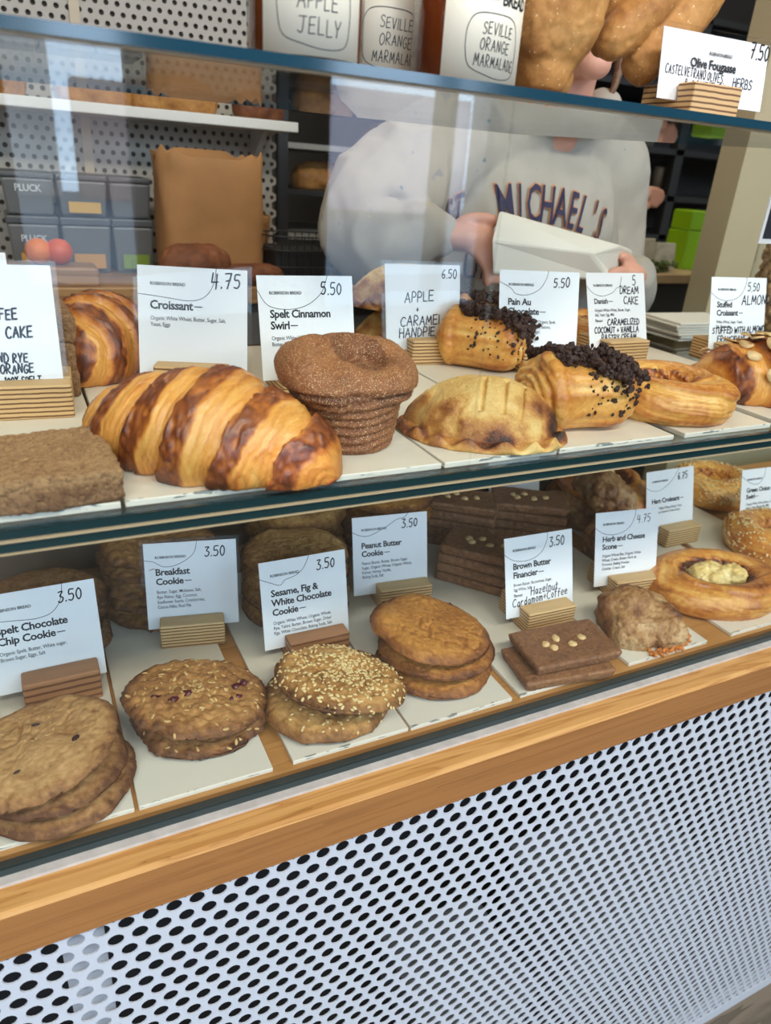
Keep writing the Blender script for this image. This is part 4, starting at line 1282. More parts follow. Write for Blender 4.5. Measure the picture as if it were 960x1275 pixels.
# scone
def scone_geo(seed=91, s=(.056, .044, .056)):
    bx_ = rbox(.100, .074, .048, .014, .006)[:2]
    sh_ = np.array(bx_[0]); sh_[:, 2] *= 1 - .16 * (sh_[:, 0] > 0) * np.clip(sh_[:, 0] / .05, 0, 1) - .30 * np.clip(-sh_[:, 1] / .037, 0, 1); sh_[:, 0] *= 1 - .12 * sh_[:, 2] / .05
    v = [([tuple(q) for q in sh_], bx_[1]), ellipsoid((-.014, .010, .032), (.036, .028, .026), 24, 14), ellipsoid((.026, -.020, .014), (.030, .026, .018), 24, 14), ellipsoid((-.02, -.026, .012), (.030, .020, .015))]
    V, F, N = voxel(v, .0015, 1)
    g = fbm(V, 42, 3, seed); f = fbm(V, 200, 4, seed + 1, .65); rg = 1 - np.abs(noise(V, 70, seed + 5)) * 2.2
    low = V[:, 2] < .003
    rough = smooth01(-V[:, 1], .010, .030) * (V[:, 2] < .034)
    V = V + N * (g * .0055 + rg * .0016 + f * (.0012 + .0030 * rough))[:, None] * np.where(low, .1, 1)[:, None]
    V[:, 2] = np.where(V[:, 2] < .004, np.maximum(V[:, 2] * .2, 0), V[:, 2])
    bake = .46 + .5 * g - .20 * rough + .3 * f
    return V, F, bake
SCONE = scone_geo()
p = P(815, 814, z=Z_LOW)
def scone(label, loc, rz, lace=True):
    t = thing('herb_cheese_scone', label, 'scone', loc, (0, 0, rz), 'scones')
    V, F, b = SCONE
    link('scone_body', mesh('body', V, F, b), M['scone'], t)
    if lace:
        rnd = random.Random(3)
        parts = []
        for k in range(70):
            a = rnd.uniform(-1.7, .35)
            rr = rnd.uniform(.92, 1.17)
            e, f = ellipsoid((.058 * rr * math.cos(a), .047 * rr * math.sin(a), .0025), (rnd.uniform(.002, .006), rnd.uniform(.0012, .003), rnd.uniform(.0015, .003)), 8, 6, (0, rnd.uniform(-.5, .2), rnd.uniform(0, 3)))
            parts.append((e, f))
        o = link('cheese_crust', mesh('lace', *join(*parts)), M['cheese'], t, label='crisp orange cheese lace round the foot'); o['kind'] = 'stuff'
    return t
scone('rough brown herb and cheese scone with orange cheese lace, front row', (p.x + .014, p.y + .046, Z_LOW), r_(-18))

# oval custard swirl
def oval_swirl_geo(seed=95):
    V, F, b = ring_geo(.053, .0225, 1.0, 1.0, seed, 1.34, 2, fold=.26, frill=.001)
    rad = np.hypot(V[:, 0] / 1.34, V[:, 1])
    b = b + .62 * (1 - smooth01(rad, .032, .047)) * smooth01(V[:, 2], .002, .012) + .10 * noise(V * np.array([40, 40, 150]), 1, 5)
    return V, F, b
OVAL = oval_swirl_geo()
def swirl(name, label, loc, rz, group, mat='danish', fillm='custard', tilt=0):
    V, F, b = OVAL
    t = thing(name, label, 'pastry', loc, (tilt, 0, rz), group)
    link('pastry_ring', mesh('ring', V, F, b + .12), M[mat], t)
    v, f, n = voxel([ellipsoid((-.004, .002, .022), (.040, .027, .022)), ellipsoid((.016, -.006, .034), (.026, .018, .013)), ellipsoid((-.022, .006, .032), (.020, .016, .014)), ellipsoid((0, 0, .010), (.05, .034, .008))], .0016, 2)
    g = fbm(v, 90, 3, 7); f2 = fbm(v, 260, 3, 8)
    v = v + n * (g * .006 + f2 * .0014)[:, None]
    link('pastry_filling', mesh('fill', v, f, .34 + .35 * g + .15 * f2), M[fillm], t, label='pale yellow cheese and custard filling')
    return t
p = P(905, 776, z=Z_LOW)
swirl('custard_swirl', 'oval golden swirl pastry with pale custard middle, front right of lower deck', (p.x + .044, p.y + .066, Z_LOW), r_(-14), 'oval swirls')

# ------------------------------------------------------------------ cards and their holders
def station(key, lab, x, y, yaw, tilt, level, group_c, hold_lab, shift=0.0, mat='ply', hh=HH, **kw):
    pos = (x, y, level + 0.0156)
    c = make_card(key, lab, pos, r_(yaw), r_(tilt), group=group_c, **kw)
    hk = dict(group='plywood card holders', mat=mat, shift=shift, tilt=r_(tilt), height=hh)
    make_holder('card_holder', hold_lab, pos, r_(yaw), level, **hk)
    return c
ARC1 = [(.0, .745), (.12, .735), (.3, .715), (.45, .70), (.58, .725), (.66, .80), (.70, .90), (.715, 1.0)]
ARC2 = [(.0, .80), (.12, .72), (.28, .69), (.45, .72), (.56, .80), (.62, .92), (.63, 1.0)]
GM, GL_ = 'price cards on the middle shelf', 'price cards on the lower deck'
station('price_card', 'sleeved card priced 4.75 reading Croissant, behind the large front croissant', .153, .738, -20, 13, Z_MID, GM, 'plywood block holding the croissant card, nearly hidden behind the croissant',
        heading=['Croissant—'], small=['Organic White Wheat, Butter, Sugar, Salt,', 'Yeast, Eggs'], price='4.75', arc=ARC1, sleeve=True, headsize=.0118, prices=.0145, pw=.0015, w=.108, h=.108, seed=1)
station('price_card', 'card priced 5.50 reading Spelt Cinnamon Swirl, behind the cinnamon bun', .270, .709, -1, 12, Z_MID, GM, 'plywood block holding the cinnamon swirl card, in shade behind the sugared bun',
        heading=['Spelt Cinnamon', 'Swirl—'], small=['Organic White Wheat, Organic Spelt,', 'Butter, Sugar, Salt, Yeast, Egg'], price='5.50', arc=[(0, .86), (.1, .72), (.3, .68), (.5, .72), (.66, .84), (.73, 1)], gloss=True, headsize=.0112, seed=2)
station('price_card', 'plain handwritten card priced 6.50 for apple and caramel handpie', .464, .812, -5, 13, Z_MID, GM, 'plywood block behind the handpie holding the handwritten apple and caramel card', shift=.012,
        hand_lines=[('APPLE', .026, .058, .0122, .0015, .95, .06), ('+', .042, .046, .007, .0015, .9, 0), ('CARAMEL', .020, .0285, .0118, .0015, .95, .05), ('HANDPIE', .018, .0145, .0112, .0015, .95, .06)], brand=False, price='6.50', sleeve=True, seed=3, prices=.011, pxy=(.078, .088))
station('price_card', 'card priced 5.50 reading Pain Au Chocolate, beside the crumb topped pastry', .589, .737, -11, 13.5, Z_MID, GM, 'plywood block holding the pain au chocolate card, behind the handpie end', shift=.008,
        heading=['Pain Au', 'Chocolate—'], small=['Organic White Wheat, Organic Spelt,', 'Butter, Espresso Ganache Batons,', 'Buckwheat, Cocoa, Sugar,', 'Salt, Yeast, Egg'], price='5.50', arc=[(0, .87), (.14, .80), (.2, .74), (.35, .73), (.5, .8), (.58, .92), (.6, 1)], gloss=True, headsize=.0112, w=.110, h=.108, seed=4)
station('price_card', 'card priced 5 reading Danish with Dream Cake written by hand', .753, .765, 1, 19, Z_MID, GM, 'plywood block holding the danish card, behind the ring danish',
        heading=['Danish—'], small=['Organic White Wheat, Butter, Sugar,', 'Salt, Yeast, Egg, Milk'], price='5', pxy=(.084, .088), prices=.014, arc=[(0, .83), (.1, .74), (.25, .70), (.42, .74), (.5, .80), (.56, .83), (.6, .95)], flavour=True,
        hand_lines=[('DREAM', .060, .076, .0095, .0015, .95, 0), ('CAKE', .066, .062, .0095, .0015, .95, 0), ('CARAMELIZED', .034, .0335, .0082, .0015, .92, 0), ('COCONUT + VANILLA', .010, .023, .0078, .0015, .9, 0), ('PASTRY CREAM', .022, .0125, .0080, .0015, .92, 0)], seed=5, w=.107)
station('price_card', 'card priced 5.50 reading Stuffed Croissant with Almond written by hand', .935, .719, -5, 14.5, Z_MID, GM, 'plywood block holding the stuffed croissant card, last holder on the middle shelf', shift=-.006,
        heading=['Stuffed', 'Croissant—'], small=['White Wheat, Sugar, Yeast,', 'Salt, Butter, Egg'], price='5.50', arc=ARC2, gloss=True, headsize=.0112,
        hand_lines=[('ALMOND', .058, .066, .0125, .0016, .95, .05), ('STUFFED WITH ALMOND', .006, .026, .0085, .0015, .85, .02), ('FRANGIPANE', .016, .014, .0085, .0015, .95, .02)], seed=6)
pr_ = P(87, 490, z=Z_MID + .0156)
station('price_card', 'sleeved handwritten coffee cake sign standing at the left edge of the shelf', pr_.x - .056, pr_.y, -4, 12, Z_MID, GM, 'plywood block holding the coffee cake sign, behind the front coffee cake slab', shift=.022, hh=.031,
        hand_lines=[('COFFEE', .043, .067, .0088, .0017, .74, .02), ('CAKE', .062, .0515, .0088, .0017, .74, .02), ('GROUND RYE', .035, .030, .0078, .0015, .72, .02), ('+ ORANGE', .048, .0205, .0074, .0015, .76, .02), ('100% SPELT', .056, .0115, .0058, .0012, .76, .02)], brand=False, sleeve=True, seed=7, h=.113)
q = P(9, 325, y=.86)
station('price_card', 'blank looking card far back on the middle shelf at the left edge', q.x - .053, .86, 0, 12, Z_MID, GM, 'plywood block under the blank looking card at the far left back', brand=False, seed=8)
# lower deck
q = P(132, 838, z=Z_LOW + .0156)
station('price_card', 'card priced 3.50 reading Spelt Chocolate Chip Cookie, leftmost on the lower deck', q.x - .053, q.y, 1, 15, Z_LOW, GL_, 'dark plywood block behind the pale spelt cookie', mat='ply_red', shift=.01, hh=.036,
        heading=['Spelt Chocolate', 'Chip Cookie—'], small=['Organic Spelt, Butter, White sugar,', 'Brown Sugar, Eggs, Salt'], price='3.50', arc=ARC1, gloss=True, headsize=.0112, seed=9, w=.108)
station('price_card', 'sleeved card priced 3.50 reading Breakfast Cookie, behind the cranberry studded cookies', .138, .730, -11, 11, Z_LOW, GL_, 'plywood block holding the breakfast cookie card', shift=-.002,
        heading=['Breakfast', 'Cookie—'], small=['Butter, Sugar, Molasses, Salt,', 'Rye Flakes, Egg, Coconut,', 'Sunflower Seeds, Cranberries,', 'Cocoa Nibs, Red Fife'], price='3.50', arc=[(0, .81), (.1, .79), (.2, .73), (.32, .735), (.46, .80), (.54, .88), (.57, 1)], sleeve=True, headsize=.0112, heady=.066, seed=10)
station('price_card', 'card priced 3.50 reading Sesame, Fig and White Chocolate Cookie', .253, .653, 0, 12.5, Z_LOW, GL_, 'dark reddish plywood block behind the sesame seed cookie', mat='ply_red', shift=.008,
        heading=['Sesame, Fig &', 'White Chocolate', 'Cookie—'], small=['Organic White Wheat, Organic Whole', 'Rye, Tahini, Butter, Brown Sugar, Dried', 'Figs, White Chocolate, Baking Soda, Salt'], price='3.50', arc=[(0, .82), (.1, .77), (.22, .72), (.28, .77), (.4, .80), (.5, .87), (.57, 1)], gloss=True, headsize=.0112, seed=11)
station('price_card', 'card priced 3.50 reading Peanut Butter Cookie, above the stack of three cookies', .395, .720, -6, 13, Z_LOW, GL_, 'plywood block holding the peanut butter cookie card', shift=.014,
        heading=['Peanut Butter', 'Cookie—'], small=['Peanut Butter, Butter, Brown Sugar,', 'Sugar, Organic Wheat, Organic Whole', 'Kamut, Honey, Vanilla,', 'Baking Soda, Salt'], price='3.50', arc=[(0, .82), (.1, .77), (.22, .76), (.42, .84), (.58, .93), (.68, .95), (.74, 1)], headsize=.0108, seed=12)
station('price_card', 'card priced 3.50 reading Brown Butter Financier with a handwritten flavour', .556, .608, -2, 16, Z_LOW, GL_, 'plywood block behind the hazelnut financiers', shift=.004,
        heading=['Brown Butter', 'Financier—'], small=['Brown Butter, Buckwheat, Sugar,', 'Egg White, Salt'], price='3.50', arc=ARC2, headsize=.0112, flavour=True, hand_lines=[('Hazelnut', .038, .026, .0105, .0012, .85, .04), ('Cardamom+Coffee', .010, .0135, .0105, .0012, .82, .06)], seed=13)
station('price_card', 'card priced 4.75 reading Herb and Cheese Scone, overlapping the ham croissant card', .720, .628, -7, 15, Z_LOW, GL_, 'plywood block behind the herb and cheese scone', shift=.006,
        heading=['Herb and Cheese', 'Scone—'], small=['Organic Whole Rye, Organic White', 'Wheat, Cream, Butter, Herb de', 'Provence, Baking Powder,', 'Cheddar, Cream, Salt'], price='4.75', arc=ARC2, headsize=.0108, seed=14, pw=.0010)
station('price_card', 'card priced 6.75 reading Ham Croissant, half behind the scone card', .910, .730, 0, 15, Z_LOW, GL_, 'plywood block holding the ham croissant card, behind the oval swirl', shift=.012,
        heading=['Ham Croissant—'], small=['Organic White Wheat, Butter, Yeast,', 'Milk, Ham, Gruyere, Cheese Sauce,', 'Egg'], price='6.75', arc=[(0, .76), (.12, .70), (.3, .70), (.5, .8), (.6, .9), (.68, 1)], headsize=.0108, heady=.052, seed=15)
q = P(921, 664, z=Z_LOW + .0156)
station('price_card', 'card reading Green Onion Swirl at the right end of the lower deck', q.x + .052, q.y, -3, 14, Z_LOW, GL_, 'plywood block holding the green onion swirl card', shift=.012,
        heading=['Green Onion', 'Swirl—'], small=['Organic White Wheat, Butter, Green', 'Onion, Yeast, Mozzarella, Milk,', 'Salt, Garlic'], price='5.50', arc=[(0, .9), (.12, .82), (.25, .76), (.38, .76), (.48, .86), (.52, 1)], headsize=.0108, heady=.066, seed=16)
q = P(642, 618, y=.90)
station('price_card', 'card far back on the lower deck, only its foot showing under the shelf', q.x, .90, 0, 12, Z_LOW, GL_, 'plywood block far back on the lower deck holding the half hidden card', shift=.01, heading=['Scone—'], seed=17)

# ------------------------------------------------------------------ back rows
def geo_place(geo, name, mat, label, cat, x, y, z, rz, group, me_cache={}):
    k = (id(geo), mat)
    if k not in me_cache:
        me_cache[k] = mesh(name, *geo[:2], geo[2])
        me_cache[k].materials.append(M[mat])
    o = bpy.data.objects.new(name, me_cache[k])
    COL.objects.link(o)
    o.location = (x, y, z); o.rotation_euler = (0, 0, rz)
    return tag(o, label, cat, group)
CAKE2 = slab_geo(0.150, 0.098, 0.025, 0.004, 0.002, 17, 0.0016, 330)[:3]
q = P(101, 494, z=Z_MID)
for k, w in enumerate(('lowest', 'middle', 'topmost')):
    geo_place(CAKE2, 'coffee_cake_slab', 'coffee', f'{w} coffee cake slab of the three stacked behind the handwritten sign', 'cake', q.x - .074 - .002 * (k % 2), q.y + .050, Z_MID + k * .0262, r_(-1 + k), 'slabs of coffee cake')
CR2 = croissant_geo(.200, .046, .58, 5.2, -.4, .012, 23, .86, 150, 80, tip=.3, power=2.4)
q = P(160, 492, z=Z_MID)
for dx, dy, a, sx_, lab in ((-.012, .104, 62, .78, 'croissant standing end on just left of the croissant card'), (-.125, .152, 4, .9, 'croissant lying at the back of the shelf above the coffee cake slabs')):
    geo_place(CR2, 'croissant', 'croissant', lab, 'croissant', q.x + dx, q.y + dy, Z_MID, r_(a), 'croissants').scale = (sx_, 1.0, 1.2)
SW2 = SWIRL
geo_place(SW2, 'cinnamon_swirl', 'cinnamon', 'cinnamon bun at the back, peeping between two cards above the front bun', 'bun', P(437, 380, y=.885).x - .066, .885, Z_MID, 1.0, 'cinnamon buns')
geo_place(HANDPIE, 'apple_handpie', 'handpie', 'pale handpie at the back beside the left edge of the apple and caramel card', 'handpie', P(440, 400, y=.885).x + .082, .912, Z_MID, r_(8), 'handpies')
geo_place(HANDPIE, 'apple_handpie', 'handpie', 'upper handpie of the back pair, its pale dome beside the apple card', 'handpie', P(440, 400, y=.885).x + .084, .914, Z_MID + .0545, r_(-6), 'handpies')
PAIN2 = PAIN
q = P(585, 468, z=Z_MID)
pain('pain_au_chocolat', 'crumb topped pastry behind the apple card, in front of a second one', (q.x + .045, q.y + .045, Z_MID), r_(-48), 'chocolate crumb pastries', 14, 700, PAIN)
pain('pain_au_chocolat', 'crumb topped pastry at the back, left of the pain au chocolate card', (q.x + .110, q.y + .140, Z_MID + .001), r_(-10), 'chocolate crumb pastries', 15, 700, PAIN)
geo_place(DANISH, 'ring_danish', 'danish', 'ring danish at the back, in the gap between the pain and danish cards', 'danish', .80, .86, Z_MID, .4, 'ring danishes')

def stack(name, geo, mat, n, x, y, z0, dz, group, lab, cat='cookie', r=.004, seed=1):
    rnd = random.Random(seed)
    words_ = ['lowest', 'second', 'third', 'fourth', 'fifth', 'sixth']
    for k in range(n):
        w = 'topmost' if k == n - 1 else words_[k] + ' from below'
        geo_place(geo, name, mat, f'{w} {lab}', cat, x + rnd.uniform(-r, r), y + rnd.uniform(-r, r), z0 + k * dz, rnd.uniform(0, 6), group)
q = P(136, 795, z=Z_LOW)
stack('spelt_chocolate_chip_cookie', SPELT[1], 'spelt', 4, q.x - .066, .772, Z_LOW, .0185, 'spelt chocolate chip cookies', 'spelt cookie in the shaded stack behind its own card', seed=2)
q = P(152, 770, z=Z_LOW)
stack('breakfast_cookie', BREAK[1], 'breakfast', 5, .112, .818, Z_LOW, .0205, 'breakfast cookies', 'oat cookie in the dark stack left of the breakfast card', seed=3)
stack('sesame_cookie', SES[1], 'sesame', 4, .272, .752, Z_LOW, .0240, 'sesame cookies', 'sesame cookie in the stack between breakfast and sesame cards', seed=4)
stack('sesame_cookie', SES[1], 'sesame', 4, .315, .866, Z_LOW, .0240, 'sesame cookies', 'sesame cookie in the rearmost shaded sesame stack', seed=5)
stack('peanut_butter_cookie', PEA[1], 'peanut', 5, .452, .862, Z_LOW, .0205, 'peanut butter cookies', 'peanut butter cookie in the tall shaded stack left of its card', seed=6)
FIN = slab_geo(.118, .070, .0135, .0035, .0016, 83, .0010, 300, .38)[:3]
for sx, sy, n, a, lab in ((.545, .728, 4, -50, 'financier in the dark stack behind the peanut butter cookies'), (.575, .850, 5, -40, 'financier in the rear stack right of the peanut butter card'), (.680, .815, 5, -35, 'financier in the middle stack behind the financier card')):
    for k in range(n):
        w = 'topmost' if k == n - 1 else ['lowest', 'second', 'third', 'fourth'][k]
        nm = f'{w} {lab}'
        if k == n - 1:
            financier('hazelnut_financier', nm, (sx, sy, Z_LOW + k * .0150), (0, 0, r_(a + 4)), 'financiers', 84 + n + int(sx * 100))
        else:
            geo_place(FIN, 'hazelnut_financier', 'financier', nm, 'cake bar', sx, sy, Z_LOW + k * .0150, r_(a), 'financiers')
for x, y, z, a, lab in ((.800, .735, 0, 20, 'dark scone in shade behind the herb and cheese card'), (.800, .850, 0, 120, 'rear scone in deep shade left of the layered swirl'), (.810, .790, .058, 70, 'scone resting on two others behind the scone card')):
    geo_place(SCONE, 'herb_cheese_scone', 'scone', lab, 'scone', x, y, Z_LOW + z, r_(a), 'scones')
_sx = P(742, 615, y=.86).x
swirl('custard_swirl', 'layered swirl pastry at the back above the scone card', (_sx, .850, Z_LOW + .0405), r_(80), 'oval swirls', tilt=.08)
swirl('custard_swirl', 'lower swirl pastry at the back, carrying the one above the scone card', (_sx, .850, Z_LOW), r_(95), 'oval swirls')

# seeded rings with egg
SEEDR = ring_geo(.046, .030, 1.0, 1.0, 33, 1.05, 2)
def seeded(label, x, y, z, rz, n=420):
    V, F, b = SEEDR
    t = thing('seeded_ring_pastry', label, 'pastry', (x, y, z), (0, 0, rz), 'seeded ring pastries')
    link('pastry_ring', mesh('ring', V, F, b), M['danish'], t)
    N = normals(V, F)
    rr = np.hypot(V[:, 0] / 1.05, V[:, 1])
    o = link('sesame_topping', mesh('seeds', *join(*scatter(V, N, n, (rr > .043) & (V[:, 2] > .014), .0024, 5, (1, .6, .5), 7, 5, .15))), M['seed'], t); o['kind'] = 'stuff'
    v, f, nn = voxel([ellipsoid((0, 0, .026), (.026, .020, .012)), ellipsoid((0, 0, .016), (.03, .028, .008))], .002, 2)
    link('egg_filling', mesh('egg', v, f, .35 + .3 * fbm(v, 60, 2, 3)), M['egg'], t, label='glossy yellow egg middle')
q = P(884, 615, y=.845)
seeded('seed crusted ring pastry with yellow egg middle, behind the ham croissant card', q.x, .845, Z_LOW, .2, 620)
q = P(962, 712, z=Z_LOW)
seeded('seed crusted pastry cut by the right edge of the photo, beside the oval swirl', q.x + .058, q.y + .05, Z_LOW, 2.2)

# ------------------------------------------------------------------ on top of the case
Z_T = Z_TOP + .0003
M['jam'] = flat('amber_preserve', (120, 58, 14), 0.08, 0.6, nscale=25, namp=0.25, coat=1.0)
M['jam_red'] = flat('red_amber_preserve', (112, 48, 14), 0.08, 0.6, nscale=25, namp=0.25, coat=1.0)
M['label'] = flat('cream_label', (240, 234, 214), 0.45)
M['lid'] = flat('gold_lid', (190, 160, 90), 0.3, metal=0.8)

def wrap(VF, r, a0, lift=.0009):
    """bend flat lettering (x along, y up) round an upright jar"""
    V, F = VF
    return [((r + lift) * math.sin(x / r + a0), -(r + lift) * math.cos(x / r + a0), y) for x, y, z in V], F

def jar(label, x, y, r, jam, face, lw, zl, htop, texts, oval, seed, head=False, tx=0.0):
    t = thing('preserve_jar', label, 'jar', (x, y, Z_T), (0, 0, 0), 'preserve jars on the top shelf')
    H = .125
    link('jar_glass', mesh('glass', *lathe([(0, .0), (r - .004, .0), (r, .004), (r, H - .02), (r - .004, H - .008), (r - .008, H)], 64)), M['glass_soft'], t)
    link('jar_contents', mesh('jam', *lathe([(0, .0015), (r - .004, .0015), (r - .0012, .005), (r - .0012, H - .022), (0, H - .02)], 64)), M[jam], t)
    link('jar_lid', mesh('lid', *lathe([(0, H + .016), (r - .005, H + .016), (r - .003, H + .013), (r - .003, H - .002), (r - .008, H - .002)], 64)), M['lid'], t)
    n = 28
    V, F = [], []
    for s in (0, 1):
        for z in (zl, htop):
            for k in range(n + 1):
                a = face - lw / 2 + lw * k / n
                rr = r + .0003 + s * .0003
                V.append((rr * math.sin(a), -rr * math.cos(a), z))
    m_ = n + 1
    for k in range(n):
        F += [(k, m_ + k, m_ + k + 1, k + 1), (2 * m_ + k, 2 * m_ + k + 1, 3 * m_ + k + 1, 3 * m_ + k), (k, k + 1, 2 * m_ + k + 1, 2 * m_ + k), (m_ + k, 3 * m_ + k, 3 * m_ + k + 1, m_ + k + 1)]
    link('paper_label', mesh('label', V, F), M['label'], t)
    rnd = random.Random(seed)
    V2, F2 = [], []
    hand(texts, V2, F2, rnd)
    link('label_lettering', mesh('hand', *wrap((V2, F2), r, face + tx), smooth=False), M['ink'], t)
    V2, F2 = [], []
    ribbon(curve2(oval, 6), .0005, V2, F2)
    link('label_outline', mesh('oval', *wrap((V2, F2), r, face + tx), smooth=False), M['ink'], t)
    if head:
        link('label_heading', mesh('head', *wrap(type_mesh([('ROBINSON', -.019, .0520, .0040, .02, .95), ('BREAD', .0025, .0500, .0105, .03, .85)]), r, face + tx), smooth=False), M['print'], t)
OV = lambda w, z0, z1: [(-w, (z0 + z1) / 2), (-w * .96, z0 + (z1 - z0) * .8), (-w * .7, z1), (0, z1 + .001), (w * .7, z1 - .001), (w * .97, z0 + (z1 - z0) * .7), (w, z0 + (z1 - z0) * .35), (w * .85, z0 + .003), (w * .3, z0), (-w * .3, z0 + .002), (-w * .85, z0 + .007), (-w, (z0 + z1) / 2)]
def jar_at(pl, pr, y):
    a_, b_ = P(pl, 72, y=y), P(pr, 72 + (pr - pl) * .11, y=y)
    return (a_.x + b_.x) / 2, (b_.x - a_.x) / 2 * .965
jx, jr = jar_at(308, 447, .537)
jar('jar of apple jelly with handwritten cream label, leftmost on the top shelf', jx, .537, jr, 'jam', -.20, 1.80, .004, .085,
    [('APPLE', -.011, .0290, .0085, .0006, .85, -.02), ('JELLY', -.011, .0155, .0085, .0006, .85, -.02)], OV(.024, .008, .052), 1)
jx, jr = jar_at(414, 520, .625)
jar('jar of Seville orange marmalade half hidden behind the apple jelly', jx, .625, jr, 'jam_red', -.12, 2.0, .001, .085,
    [('SEVILLE', -.010, .0400, .0072, .0006, .8, -.02), ('ORANGE', -.010, .0290, .0072, .0006, .8, -.02), ('MARMALADE', -.015, .0180, .0072, .0006, .68, -.02)], OV(.024, .011, .052), 2)
jx, jr = jar_at(516, 634, .545)
jar('jar of Seville orange marmalade with bold bread heading, nearest the loaves', jx, .545, jr, 'jam_red', -.06, 1.75, .0008, .085,
    [('SEVILLE', -.010, .0325, .0068, .0006, .75, -.03), ('ORANGE', -.011, .0230, .0068, .0006, .75, -.03), ('MARMALADE', -.0145, .0130, .0068, .0006, .62, -.03)], OV(.0215, .006, .0435), 3, True, .06)

# fougasse: one slashed bread standing on the shelf, its fingers joined above
def fougasse_geo():
    pl = lambda L: [tuple(P(x, y, y=yy)) for x, y, yy in L]
    parts = [tube(pl([(680, 78, .56), (688, 30, .56), (700, -40, .57), (715, -130, .585)]), [.027, .042, .045, .04], 30, 20, sq=.8),
             ellipsoid(tuple(P(682, 72, y=.56)), (.026, .02, .022)),
             tube(pl([(752, 52, .585), (768, 10, .585), (782, -60, .59), (780, -140, .59)]), [.012, .018, .022, .03], 30, 16),
             tube(pl([(765, 52, .565), (800, 12, .57), (838, -45, .58), (830, -140, .59)]), [.0165, .021, .023, .028], 30, 16),
             tube(pl([(800, 78, .565), (832, 40, .57), (868, -10, .575), (880, -80, .58), (850, -150, .59)]), [.018, .022, .025, .026, .03], 34, 16),
             tube(pl([(660, -140, .585), (740, -165, .59), (850, -150, .59)]), [.04, .045, .04], 20, 16)]
    # foot: the wide finger rests on the shelf
    b = P(680, 90, y=.57)
    parts.append(ellipsoid((b.x, .575, Z_T + .019), (.03, .022, .0185)))
    V, F, N = voxel(parts, .0022, 6)
    f = fbm(V, 160, 4, 3, .6); g = fbm(V, 26, 3, 4)
    V = V + N * (f * .0012 + g * .004)[:, None]
    V[:, 2] = np.maximum(V[:, 2], Z_T)
    return V, F, .40 + .25 * g + .15 * f + .22 * smooth01(-N[:, 2], .2, .9)
V, F, b = fougasse_geo()
tag(link('olive_fougasse', mesh('fougasse', V, F, b), M['sourdough']), 'golden brown slashed fougasse loaf standing on the top shelf beside the marmalade', 'bread')
q = P(822, 116, y=.525)
cpos = (q.x + .060, .525, Z_T + .0125)
make_card('price_card', 'wide sleeved card reading Olive Fougasse on the top shelf', cpos, r_(-2), r_(8), sleeve=True, brand=False, w=.122, h=.052, group='price cards on the top shelf', seed=21,
          hand_lines=[('CASTELVETRANO OLIVES,', .006, .0195, .0066, .0008, .62, -.03), ('HERBS', .084, .0160, .0074, .0009, .90, 0), ('& CONFIT GARLIC', .028, .0095, .0076, .0008, .9, -.02)], price='7.50', pxy=(.100, .040), prices=.0115)
cardo = [o for o in bpy.data.objects if o.get('label', '').startswith('wide sleeved card')][0]
tm = type_mesh([('ROBINSON BREAD', -.009, .037, .0035, .02, .95), ('Olive Fougasse', -.029, .0265, .0098, .026, .95)])
link('printed_header', mesh('h', [(x, -.0006, y) for x, y, z in tm[0]], tm[1], smooth=False), M['print'], cardo)
make_holder('card_holder', 'striped plywood block on the top shelf holding the olive fougasse card', cpos, r_(-2), Z_T, front=.020, back=.042, width=.054, height=.0255, shift=-.014, tilt=r_(8), group='plywood card holders')

# ------------------------------------------------------------------ service side behind the case
WB = 1.245
M['counter_wood'] = wood('worktop_wood', [(0, (120, 84, 48)), (.4, (156, 114, 70)), (1, (170, 128, 82))], (2, 30, 30), 4)
t = thing('back_counter', 'wooden topped service counter under the perforated wall at the left', 'counter', (0, 0, 0))
link('counter_top', boxm(-.9, .62, 1.34, 1.69, WB - .03, WB, .003), M['counter_wood'], t)
link('counter_body', boxm(-.9, .60, 1.37, 1.69, 0, WB - .03), flat('grey_cabinet', (110, 106, 100), .6), t)
t = thing('work_bench', 'pale wooden work bench at the right behind the case', 'counter', (0, 0, 0))
link('bench_top', boxm(1.36, 3.2, 1.55, 2.05, WB - .025, WB, .003), flat('pale_bench', (206, 178, 138), .5, nscale=20, namp=.1), t)
link('bench_body', boxm(1.38, 3.2, 1.58, 2.03, 0, WB - .025), flat('dark_bench_body', (52, 54, 52), .5), t)
hw = P(20, 12, y=1.69)
t = thing('perforated_wall_panel', 'white perforated wall panel behind the grey tubs at the left', 'wall panel', (0, 0, 0))
link('perforated_sheet', hole_panel(-.8, .55, WB + .002, 1.98, .0195, .0095, (hw.x, hw.z)), flat('aged_white_sheet', (176, 170, 158), .45), t, loc=(0, 1.70, 0))
link('panel_backing', boxm(-.8, .552, 1.708, 1.72, 0, 2.0), flat('panel_backing', (84, 76, 66), .9), t)
link('joint_strip', boxm(P(87, 20, y=1.69).x, P(100, 20, y=1.69).x, 1.694, 1.6995, WB, 1.98), flat('beige_strip', (196, 182, 156), .5), t)
